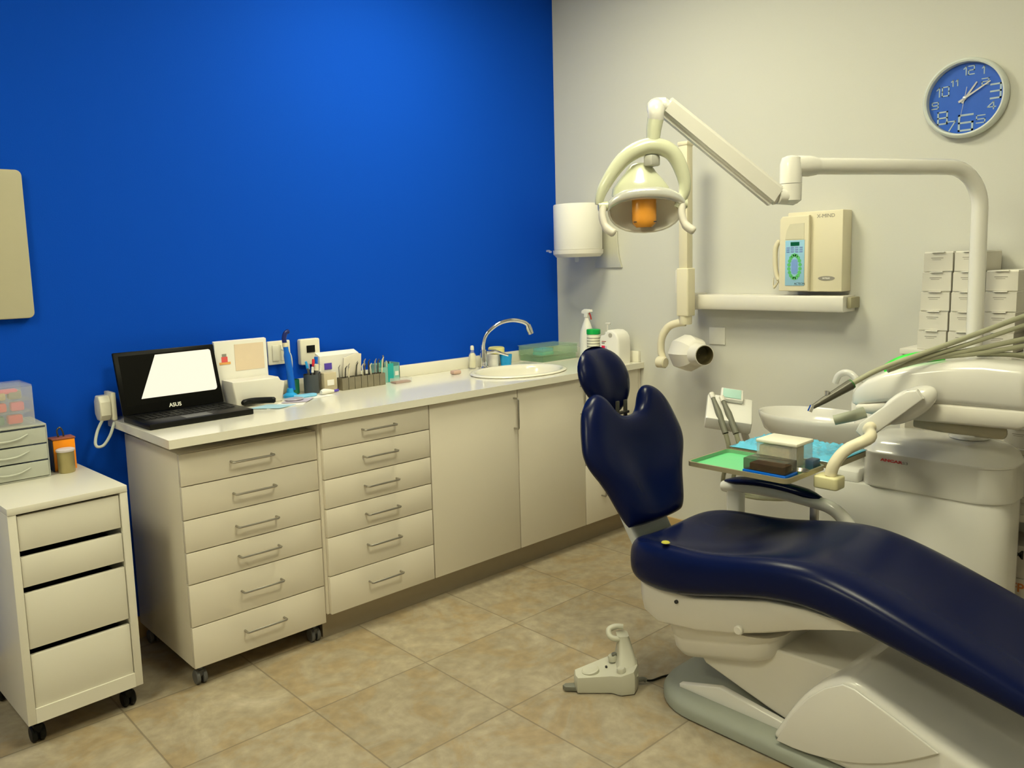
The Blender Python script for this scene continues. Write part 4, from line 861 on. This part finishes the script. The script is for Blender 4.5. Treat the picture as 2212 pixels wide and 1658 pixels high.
# ---------------------------------------------------------------- instrument console
t = thing('instrument_console', 'large white dental instrument console carried over the unit', 'instrument console', (-.6, -2.4, .84))
P0 = Vector((-.63, -2.53, 0)); LD = Vector((-.174, .985, 0)); TD = Vector((.985, .174, 0))
def CP(s, d, z): return P0 + LD*s + TD*d + Vector((0, 0, z))
stat = [(-.03, 1.074, .936), (-.018, 1.082, .936), (.0, 1.086, .935), (.10, 1.093, .938), (.20, 1.088, .940), (.30, 1.068, .938), (.38, 1.045, .936), (.44, 1.015, .925), (.475, .985, .915), (.495, .960, .918)]
def sect(s, zt, zb, d0, d1, rnd):
    out = []; n = 24; cz_ = (zt+zb)/2; hh = (zt-zb)/2; cd = (d0+d1)/2; hd_ = (d1-d0)/2
    for k in range(n):
        a = 2*PI*k/n; e = 2/rnd; out.append(CP(s, cd+hd_*math.copysign(abs(math.cos(a))**e, math.cos(a)), cz_+hh*math.copysign(abs(math.sin(a))**e, math.sin(a))))
    return out
bm = bmesh.new(); ring_loft(bm, [sect(s, zt, zb, 0+(.02 if s in (-.03, .495) else 0)+max(0, s-.42)*.5, .24-max(0, s-.36)*.6, 5) for s, zt, zb in stat]); obj('upper_shell', bm, PLAST, t, ang=60)
bm = bmesh.new(); ring_loft(bm, [sect(s, zt, zb, .006, .230-max(0, s-.36)*.6, 6) for s, zt, zb in ((-.022, .950, .890), (0, .952, .880), (.20, .955, .882), (.33, .952, .884), (.42, .935, .893), (.47, .925, .902))]); obj('lower_shell', bm, PLASTM, t, ang=60)
obj('end_block', B(-.615, -.42, -2.68, -2.566, .90, 1.06, bev=.01), mat('khaki_plastic', (.42, .39, .29), rough=.5), t)
# tool ledge with green edge behind
bm = bmesh.new(); tube(bm, smooth_path([CP(.40, .10, 1.038), CP(.35, .10, 1.072), CP(.28, .10, 1.092), CP(.22, .11, 1.097)], 5), .019, 12); obj('green_edge', bm, mat('bright_green_silicone', (.03, .65, .05), rough=.4), t)
# knuckle and bracket in front
bm = bmesh.new(); q = [(.385, -.03, .872), (.42, -.055, .885), (.405, -.06, .925), (.33, -.075, .985), (.27, -.06, 1.005), (.225, -.02, 1.01), (.205, -.01, .975), (.225, -.03, .945), (.29, -.05, .905), (.34, -.04, .872)]
bm = bmesh.new()
for (p_, r1) in (((.300, -.035, .945), .058),):
    tt_ = bmesh.new(); bmesh.ops.create_uvsphere(tt_, u_segments=24, v_segments=16, radius=1)
    for v in tt_.verts:
        l_, d_, z_ = v.co.x*.100, v.co.y*.042, v.co.z*.048; ca, sa = math.cos(-.62), math.sin(-.62)
        v.co = CP(p_[0]+l_*ca-z_*sa*-1*-1, p_[1]+d_, p_[2]+l_*sa+z_*ca)
    merge(bm, tt_)
obj('knuckle', bm, PLAST, t, ang=180)
bm = bmesh.new(); prism(bm, [(-.115, -.022), (.10, -.028), (.118, -.010), (.118, .016), (.09, .030), (-.09, .028), (-.118, .012)], -.014, .014, axis='y', bev=.006)
ca, sa = math.cos(-.72), math.sin(-.72)
for v in bm.verts:
    l_, d_, z_ = v.co.x, v.co.y, v.co.z; v.co = CP(.345+l_*ca-z_*sa, -.082+d_, .920+l_*sa+z_*ca)
bmx = bm; 
# mirror the slope so that it falls toward the nose
obj('bracket', bmx, PLAST, t)
bm = bmesh.new(); tube(bm, [CP(.425, -.06, .915), CP(.455, -.075, .903), CP(.515, -.09, .884)], [.019, .0185, .017], 18); obj('grip', bm, GRIP, t, ang=50)
bm = bmesh.new(); tube(bm, smooth_path([CP(.30, .10, .87), CP(.20, .09, .862), CP(.05, .12, .852), Vector((-.50, -2.38, .845)), Vector((-.42, -2.35, .845)), Vector((-.345, -2.315, .845))], 6), .022, 14); obj('support_arm', bm, mat('khaki_arm', (.50, .46, .34), rough=.4), t, ang=60)
# handpiece and hoses
bm = bmesh.new(); hpA, hpB = Vector((-.972, -2.042, .952)), Vector((-.872, -2.121, 1.022)); tube(bm, [hpA, hpA+(hpB-hpA)*.3, hpB], [.007, .0115, .0175], 14); hp = obj('handpiece', bm, mat('gunmetal_handpiece', (.085, .08, .06), rough=.35, metal=.2), t)
bm = bmesh.new(); tube(bm, [hpA+Vector((-.006, .006, -.014)), hpA+Vector((.0, .0, .006))], .008, 12); tube(bm, [hpA+(hpB-hpA)*.42+Vector((-.002, .004, .010)), hpA+(hpB-hpA)*.42+Vector((-.002, .004, .022))], .008, 10); obj('head', bm, CHROME, hp)
bm = bmesh.new(); tube(bm, [hpB, hpB+(hpB-hpA)*.04], .0165, 14); obj('collar', bm, mat('dark_green_collar', (.05, .16, .04), rough=.4), hp)
hz = [([hpB+Vector((.004, -.003, .003)), (-.797, -2.18, 1.068), (-.68, -2.277, 1.118), (-.564, -2.374, 1.168), (-.432, -2.483, 1.225), (-.30, -2.60, 1.28)], .0085),
      ([(-.76, -2.19, 1.060), (-.68, -2.27, 1.100), (-.564, -2.37, 1.142), (-.436, -2.485, 1.195), (-.30, -2.61, 1.245)], .0075),
      ([(-.74, -2.20, 1.068), (-.66, -2.28, 1.098), (-.55, -2.38, 1.122), (-.44, -2.489, 1.152), (-.30, -2.62, 1.19)], .0085),
      ([(-.72, -2.21, 1.072), (-.64, -2.29, 1.097), (-.55, -2.385, 1.108), (-.444, -2.491, 1.130), (-.30, -2.63, 1.165)], .0080),
      ([(-.56, -2.36, 1.106), (-.50, -2.43, 1.106), (-.44, -2.49, 1.100), (-.34, -2.60, 1.085)], .0065),
      ([(-.53, -2.38, 1.102), (-.47, -2.45, 1.100), (-.42, -2.50, 1.090), (-.33, -2.60, 1.07)], .0065)]
for p_, r_ in hz:
    p_ = p_ + [(-.30, -2.71, p_[-1][2]-.01), (-.37, -2.74, p_[-1][2]*.5+.56), (-.46+.02*len(p_)-.12, -2.66, 1.10), (-.47+.02*len(p_)-.12, -2.63, 1.062)]
    obj('hose', tube(bmesh.new(), smooth_path(p_, 8), r_, 10), HOSE, t, ang=60)
# tray arm
bm = bmesh.new(); tube(bm, smooth_path([CP(.34, -.03, .90), CP(.40, -.10, .872), Vector((-.905, -2.20, .862)), Vector((-.955, -2.150, .825)), Vector((-.985, -2.125, .780)), Vector((-.99, -2.115, .742))], 6), [.018]*8+[.019]*23, 16); obj('tray_arm', bm, CREAM, t, ang=60)
bm = bmesh.new(); prism(bm, rpoly(-1.02, -.955, -2.150, -2.070, .012), .700, .741, axis='z', bev=.006); obj('tray_clamp', bm, mat('pale_yellow_clamp', (.66, .62, .36), rough=.4), t)

# ---------------------------------------------------------------- trays
def tray(name, label, x0, x1, y0, y1, z0, h, inner, wall, rim):
    t = thing(name, label, 'tray', ((x0+x1)/2, (y0+y1)/2, z0))
    obj('floor_plate', (lambda b: (prism(b, rpoly(x0+.004, x1-.004, y0+.004, y1-.004, .018), z0, z0+.003, axis='z'), b)[1])(bmesh.new()), inner, t)
    bm = bmesh.new(); po = rpoly(x0, x1, y0, y1, .022, 6); pi_ = rpoly(x0+.007, x1-.007, y0+.007, y1-.007, .017, 6)
    rings = [[Vector((p[0], p[1], z0+.0005)) for p in po], [Vector((p[0], p[1], z0+h)) for p in po], [Vector((p[0], p[1], z0+h)) for p in pi_], [Vector((p[0], p[1], z0+.0035)) for p in pi_]]
    ring_loft(bm, rings[:2], False, False, 0); ring_loft(bm, rings[1:3], False, False, 0); ring_loft(bm, rings[2:], False, False, 1); obj('rim', bm, [rim, wall], t); return t
tray('instrument_tray', 'bright green instrument tray held over the armrest', -1.180, -.925, -2.070, -1.700, .7415, .016, TRGREEN, TRWALL, TRRIM)
tray('instrument_tray', 'second tray wrapped in shiny blue film beyond the green tray', -.915, -.655, -2.090, -1.700, .7415, .018, TRGREEN, TRWALL, TRRIM)
bm = bmesh.new(); nx, ny = 24, 34; vs = []
for j in range(ny+1):
    row = []
    for i in range(nx+1):
        x_ = -.912+.254*i/nx; y_ = -2.088+.386*j/ny; e_ = min(i, nx-i, j, ny-j)
        z_ = .7620+(.005*math.sin(i*1.7+j*.6)*math.cos(j*1.1-i*.5)+.004*math.sin(i*3.1+j*2.3)+.010 if e_ > 1 else .0)
        row.append(bm.verts.new((x_, y_, z_)))
    vs.append(row)
for j in range(ny):
    for i in range(nx): bm.faces.new((vs[j][i], vs[j][i+1], vs[j+1][i+1], vs[j+1][i]))
o = solo('plastic_film', bm, BLUEF, 'crumpled shiny blue film spread over the second tray', 'film', (-.785, -1.9, .76), ang=180)
md = o.modifiers.new('thick', 'SOLIDIFY'); md.thickness = .0012; md.offset = 1
# boxes on the green tray
t = thing('instrument_box', 'smoky dark box with a blue base on green tray', 'box', (-1.09, -1.96, .745))
a0, a1, b0, b1 = -1.165, -1.085, -2.055, -1.905
obj('base', B(a0, a1, b0, b1, .7455, .762, bev=.003), BLUEB, t)
obj('tinted_lid', B(a0+.002, a1-.002, b0+.002, b1-.002, .7625, .800, bev=.003), SMOKE, t)
obj('contents', B(a0+.012, a1-.012, b0+.015, b1-.02, .7628, .784), mat('brown_burs', (.16, .07, .01), rough=.5, var=.5, scale=90), t)
t = thing('cotton_box', 'clear box with a cream lid full of tan rolls', 'box', (-.99, -1.94, .745))
a0, a1, b0, b1 = -1.050, -.940, -2.030, -1.890
bm = bmesh.new(); opentray(bm, a0, a1, b0, b1, .7455, .828, .002); obj('case', bm, CLEAR, t)
obj('lid', B(a0-.003, a1+.003, b0-.003, b1+.003, .829, .841, bev=.004), PLATE, t)
obj('rolls', B(a0+.004, a1-.004, b0+.025, b1-.004, .748, .822, bev=.008), CORK, t)
solo('small_box', B(-.985, -.935, -2.055, -2.024, .7455, .778, bev=.004), mat('slate_blue_plastic', (.05, .09, .16), rough=.3), 'small slate blue box beside the clear box on green tray', 'box', (-.96, -2.04, .745))
solo('metal_dish', (lambda b: (lathe(b, [(.001, .747), (.022, .747), (.030, .760), (.027, .760), (.020, .750), (.001, .750)], (-1.052, -2.043, 0), 24, cap0=False, cap1=False), b)[1])(bmesh.new()), STEEL, 'small steel dish at the near corner of green tray', 'dish', (-1.052, -2.043, .745))

# ---------------------------------------------------------------- dental chair
CX = -1.20
t = thing('dental_chair', 'dark blue padded dental chair on a white lifting base', 'dental chair', (CX, -2.0, 0))
st = [(-1.612, .10, .485, .455, 0), (-1.622, .17, .515, .425, .005), (-1.645, .225, .54, .400, .03), (-1.69, .258, .558, .383, .055), (-1.76, .270, .570, .376, .078), (-1.85, .274, .572, .384, .080), (-1.95, .272, .575, .410, .062), (-2.05, .270, .592, .440, .038),
      (-2.15, .267, .610, .463, .018), (-2.24, .265, .617, .474, .008), (-2.32, .263, .610, .468, .004), (-2.42, .260, .585, .450, .002), (-2.52, .257, .551, .426, 0), (-2.65, .252, .502, .400, 0), (-2.80, .246, .448, .365, 0), (-2.95, .238, .395, .320, 0), (-3.06, .215, .352, .290, 0), (-3.12, .16, .325, .285, 0), (-3.135, .09, .31, .295, 0)]
bm = bmesh.new(); N_ = 40; rings = []
for y, hw, zt, zb, dip in st:
    cz_ = (zt+zb)/2; hh = (zt-zb)/2; rg = []
    for k in range(N_):
        a = 2*PI*k/N_; c_, s_ = math.cos(a), math.sin(a); x_ = hw*math.copysign(abs(c_)**.42, c_)
        if s_ > 0: x_ *= 1-.045*s_
        z_ = cz_+hh*math.copysign(abs(s_)**.55, s_)
        if s_ > .02: z_ -= dip*max(0, 1-(x_/hw/.86)**2)**1.0*(abs(s_)**.5)
        rg.append(Vector((CX+x_, y, z_)))
    rings.append(rg)
ring_loft(bm, rings); obj('seat_cushion', bm, NAVY, t, ang=180, sub=2)
bm = bmesh.new(); lathe(bm, [(.001, .558), (.014, .5585), (.012, .561), (.001, .5615)], (CX-.235, -1.800, 0), 16); ms = obj('yellow_sticker', bm, mat('olive_yellow', (.42, .40, .05), rough=.5), t)
# backrest
TILT = .34
def bk(x, z, d):        # z measured as height, reclined; d = forward
    y = -1.574 + (z-.548)*.35; return Vector((CX-.012+x, y-.02-d*.94, z+d*.33))
HW = [(.50, .122), (.52, .142), (.548, .152), (.60, .172), (.66, .197), (.70, .220), (.74, .250), (.777, .268), (.81, .268), (.87, .250), (.92, .230), (.96, .207), (1.0, .188)]
def interp(tab, z):
    if z <= tab[0][0]: return tab[0][1]
    for a_, b_ in zip(tab[:-1], tab[1:]):
        if a_[0] <= z <= b_[0]: return a_[1]+(b_[1]-a_[1])*(z-a_[0])/(b_[0]-a_[0])
    return tab[-1][1]
ZT = [(0, .893), (.15, .895), (.28, .906), (.40, .935), (.52, .966), (.64, .982), (.76, .984), (.88, .972), (1.0, .940)]
NU, NV = 30, 30
def grid(frontv):
    G = []
    for j in range(NV+1):
        row = []
        v = j/NV; ve = .5-.5*math.cos(PI*v)
        for i in range(NU+1):
            uu_ = -1+2*i/NU; ue = math.sin(uu_*PI/2)
            zt = interp(ZT, abs(ue)); zb = .534+.008*abs(ue)**3
            z = zb+(zt-zb)*ve; x = ue*interp(HW, z)
            e = max(0, (1-abs(ue)**6)*(1-abs(2*ve-1)**9))**.5
            d = (.048*e-.028*math.exp(-(ue/.55)**2)*math.sin(PI*ve)**.7*(1 if frontv else 0)) if frontv else -.040*e
            row.append(bk(x, z, d))
        G.append(row)
    return G
bm = bmesh.new(); Gf, Gb = grid(True), grid(False)
Vf = [[bm.verts.new(p) for p in row] for row in Gf]; Vb = [[bm.verts.new(p) for p in row] for row in Gb]
for j in range(NV):
    for i in range(NU):
        bm.faces.new((Vf[j][i], Vf[j][i+1], Vf[j+1][i+1], Vf[j+1][i])); bm.faces.new((Vb[j][i+1], Vb[j][i], Vb[j+1][i], Vb[j+1][i+1]))
bmesh.ops.remove_doubles(bm, verts=bm.verts, dist=.0004)
obj('backrest', bm, NAVY, t, ang=180, sub=1)
# headrest
bm = bmesh.new(); bmesh.ops.create_uvsphere(bm, u_segments=36, v_segments=24, radius=1)
for v in bm.verts:
    x, y, z = v.co; x_ = x*.128*(1+.12*z)*(1-.04*abs(z)); z_ = z*.125; d_ = -y*(.048 if y < 0 else .04)
    if y < 0: d_ -= .020*math.exp(-(x/.45)**2)
    hz_ = 1.015+z_*.94; yy = -1.372+(hz_-1.015)*.42; v.co = Vector((CX-.012+x_, yy-d_*.92, hz_+d_*.38))
obj('headrest', bm, NAVY, t, ang=180)
bm = bmesh.new()
for s_ in (-.022, .022): box(bm, CX-.012+s_-.008, CX-.012+s_+.008, -1.452, -1.444, .84, .945, bev=.002)
box(bm, CX-.05, CX+.026, -1.455, -1.440, .895, .905, bev=.002)
obj('headrest_post', bm, DARKM, t)
# back support
bm = bmesh.new(); rg = []
for z, hw, y, th_ in ((.395, .098, -1.612, .020), (.41, .100, -1.605, .024), (.44, .100, -1.590, .024), (.48, .102, -1.565, .022), (.54, .106, -1.530, .018), (.62, .12, -1.500, .014)):
    rg.append([Vector((CX+p[0]*hw/.1, y+p[1]*th_/.1, z)) for p in rpoly(-.1, .1, -.1, .1, .03, 4)])
ring_loft(bm, rg); obj('back_support', bm, mat('pale_grey_enamel', (.62, .65, .66), rough=.3, coat=.2, var=.01), t, ang=60)
# armrest on the far side
AXR = -.875
bm = bmesh.new(); ap = smooth_path([(AXR, -1.655, .598), (AXR, -1.75, .612), (AXR, -1.88, .614), (AXR, -2.0, .608), (AXR, -2.06, .600), (AXR, -2.10, .578), (AXR, -2.14, .535), (AXR, -2.165, .49)], 6)
tube(bm, ap, [.020]+[.022]*(len(ap)-1), 14, flat=1.15); ar = obj('armrest_frame', bm, PLAST, t, ang=60)
bm = bmesh.new(); rg = []
for k in range(15):
    y = -1.665-.365*k/14; zc_ = .612+.024*math.sin(PI*min(1, (k+1)/15*.9)); sc = min(1, .35+k*.4, .35+(14-k)*.4); rg.append([Vector((AXR+math.cos(a*PI/8)*.033*sc, y, zc_+.005+math.sin(a*PI/8)*.014*sc)) for a in range(16)])
ring_loft(bm, rg); obj('armrest_pad', bm, NAVY, t, ang=60)
bm = bmesh.new(); prism(bm, rpoly(AXR-.018, AXR+.022, -1.735, -1.675, .01), .36, .60, axis='z', bev=.004); box(bm, AXR-.13, AXR-.018, -1.73, -1.68, .365, .40, bev=.006); obj('armrest_post', bm, PLAST, t)
bm = bmesh.new(); box(bm, AXR-.01, AXR+.012, -2.02, -1.995, .36, .60, bev=.003); box(bm, AXR-.13, AXR-.01, -2.02, -1.995, .365, .39, bev=.003); obj('armrest_strut', bm, STEEL, t)
# seat shell
bm = bmesh.new(); rg = []
for y, hw, zt, zb in ((-1.655, .13, .40, .375), (-1.668, .19, .40, .33), (-1.70, .215, .395, .290), (-1.76, .225, .395, .268), (-1.90, .226, .405, .285), (-2.02, .226, .435, .315), (-2.14, .222, .465, .356), (-2.25, .216, .472, .402), (-2.35, .208, .465, .435), (-2.40, .19, .455, .442)):
    rg.append([Vector((CX+p[0]*hw, y, zb+(p[1]+1)/2*(zt-zb))) for p in rpoly(-1, 1, -1, 1, [.32, .32, .1, .1], 5)])
ring_loft(bm, rg); obj('seat_shell', bm, PLASTM, t, ang=50)
bm = bmesh.new(); cyl(bm, (CX-.232, -1.835, .372), .006, .012, 12, axis='x'); obj('screw_hole', bm, INK, t)
bm = bmesh.new(); cyl(bm, (CX-.236, -2.055, .350), .014, .016, 20, axis='x', bev=.003); obj('hinge_cap', bm, PLASTM, t)
# lift block
bm = bmesh.new(); rg = []
for z, sc in ((.165, .72), (.172, .82), (.190, .88), (.225, .905), (.232, .905), (.236, .925), (.300, .985)):
    rg.append([Vector((CX+p[0]*sc, -1.94+p[1]*sc, z+max(0, -1.86-(-1.94+p[1]*sc))*(.30 if z < .29 else .12))) for p in rpoly(-.205, .205, -.215, .195, [.08, .08, .07, .07], 6)])
ring_loft(bm, rg); obj('lift_block', bm, PLASTM, t, ang=45)
# lifting arm
bm = bmesh.new(); prism(bm, [(-1.84, .195), (-1.88, .150), (-2.10, .085), (-2.27, .045), (-2.45, .05), (-2.48, .20), (-2.40, .290), (-2.10, .280), (-1.98, .265)], CX-.135, CX+.135, axis='x', bev=.008); obj('lifting_arm', bm, PLASTM, t)
bm = bmesh.new(); prism(bm, [(-1.80, .050), (-1.80, .062), (-1.95, .105), (-2.16, .078), (-2.20, .05)], CX-.165, CX-.140, axis='x', bev=.004); obj('lower_link', bm, PLAST, t)
bm = bmesh.new(); cyl(bm, (CX-.140, -2.235, .175), .016, .008, 20, axis='x'); obj('arm_cap', bm, mat('khaki_cap', (.30, .27, .17), rough=.5), t)
# floor plate
bm = bmesh.new(); po = lambda i: rpoly(CX-.240+i, CX+.240-i, -3.1+i, -1.70-i, [.05, .05, .19, .19], 10)
ring_loft(bm, [[Vector((x, y, z)) for x, y in po(i)] for z, i in ((.001, .006), (.006, 0), (.030, .0), (.044, .008), (.052, .025))]); obj('base_plate', bm, GREYG, t, ang=50)
# rear pod
bm = bmesh.new(); prism(bm, [(-2.155, .053), (-2.215, .165), (-2.262, .235), (-2.31, .282), (-2.365, .318), (-2.40, .316), (-2.475, .286), (-2.60, .236), (-2.75, .185), (-2.95, .13), (-3.02, .053)], -1.425, -.985, axis='x', bev=.022, seg=4, vert_bev=1); obj('rear_cover', bm, PLAST, t, ang=40)
bm = bmesh.new(); pol = [(-2.180, .060)]+[(-2.19-.42*k/10, .058+.155*(k/10)**2.2) for k in range(1, 11)]+[(-2.50, .262), (-2.40, .300), (-2.368, .302), (-2.32, .272), (-2.272, .225), (-2.225, .158)]
prism(bm, pol, -1.434, -1.4255, axis='x', bev=.003); obj('cover_panel', bm, PLAST, t, ang=50)

# ---------------------------------------------------------------- foot control
t = thing('foot_control', 'grey-green foot control with round buttons on the floor by the chair', 'foot pedal', (-1.46, -1.58, 0))
rtp = Vector((.743, -.669, 0)); fwp = Vector((.669, .743, 0)); OP = Vector((-1.454, -1.566, 0))
def PP(a, b, c): return OP + rtp*a + fwp*b + Vector((0, 0, c))
def pmx(): return Matrix.Translation(OP) @ Matrix((rtp, fwp, Vector((0, 0, 1)))).transposed().to_4x4()
pol = [(-.112, -.030), (-.105, -.052), (.010, -.058), (.040, -.078), (.085, -.070), (.105, -.030), (.110, .02), (.100, .07), (.06, .10), (.02, .085), (-.06, .045), (-.11, .01)]
bm = bmesh.new(); rg = []
for i, z in ((.004, .004), (.0, .012), (.0, .045), (.006, .056)):
    rg.append([Vector((x*(1-i*6), y*(1-i*6), z+(.030*max(0, (x+.02)/.13) if z > .03 else 0))) for x, y in pol])
ring_loft(bm, rg); bmesh.ops.transform(bm, matrix=pmx(), verts=bm.verts); obj('housing', bm, PEDG, t, ang=50)
bm = bmesh.new(); rg = []
for z, x0_, x1_, y0_, y1_ in ((.055, .030, .104, -.050, .085), (.085, .040, .102, -.025, .084), (.115, .046, .096, .0, .082), (.145, .048, .088, .022, .079), (.160, .044, .084, .026, .078)):
    rg.append([Vector((x, y, z)) for x, y in rpoly(x0_, x1_, y0_, y1_, .012, 4)])
ring_loft(bm, rg); bmesh.ops.transform(bm, matrix=pmx(), verts=bm.verts); obj('tower', bm, PEDG, t, ang=50)
bm = bmesh.new(); tube(bm, smooth_path([(.078, .040, .150), (.040, .035, .150), (.020, .045, .156), (.020, .065, .170), (.045, .072, .178), (.070, .070, .176)], 5), .010, 12); bmesh.ops.transform(bm, matrix=pmx(), verts=bm.verts); obj('lift_hook', bm, PEDG, t, ang=60)
def knob(x, y, z, r_, h, nm, m):
    bm = bmesh.new(); lathe(bm, [(r_, -.004), (r_, h*.7), (r_*.85, h), (r_*.5, h*.8), (.001, h*.75)], (0, 0, 0), 28, cap1=False); bmesh.ops.transform(bm, matrix=pmx() @ Matrix.Translation((x, y, z)) @ Matrix.Rotation(-.20, 4, 'Y'), verts=bm.verts); obj(nm, bm, m, t)
knob(-.055, -.010, .058, .030, .010, 'dome_button', PEDG); knob(.045, -.045, .074, .015, .012, 'small_button', PEDG); knob(.028, .035, .076, .015, .016, 'small_button', PEDG); knob(.033, .037, .092, .009, .006, 'button_socket', PEDD); knob(.0, .002, .068, .004, .002, 'indicator', INK)
bm = bmesh.new(); prism(bm, [(-.145, -.036), (-.105, -.040), (-.105, -.008), (-.142, -.010), (-.152, -.022)], .003, .020, axis='z', bev=.003); bmesh.ops.transform(bm, matrix=pmx(), verts=bm.verts); obj('side_lever', bm, PEDD, t)
bm = bmesh.new(); tube(bm, smooth_path([PP(.105, -.01, .022), PP(.125, .0, .020), PP(.135, .002, .014)], 3), .008, 10); obj('cable_sleeve', bm, PEDD, t)
bm = bmesh.new(); tube(bm, smooth_path([PP(.132, .002, .014), PP(.16, .015, .006), PP(.20, .04, .0045), PP(.235, .055, .0045), PP(.255, .066, .008)], 6), .0038, 8); obj('cable', bm, BLACKP, t)
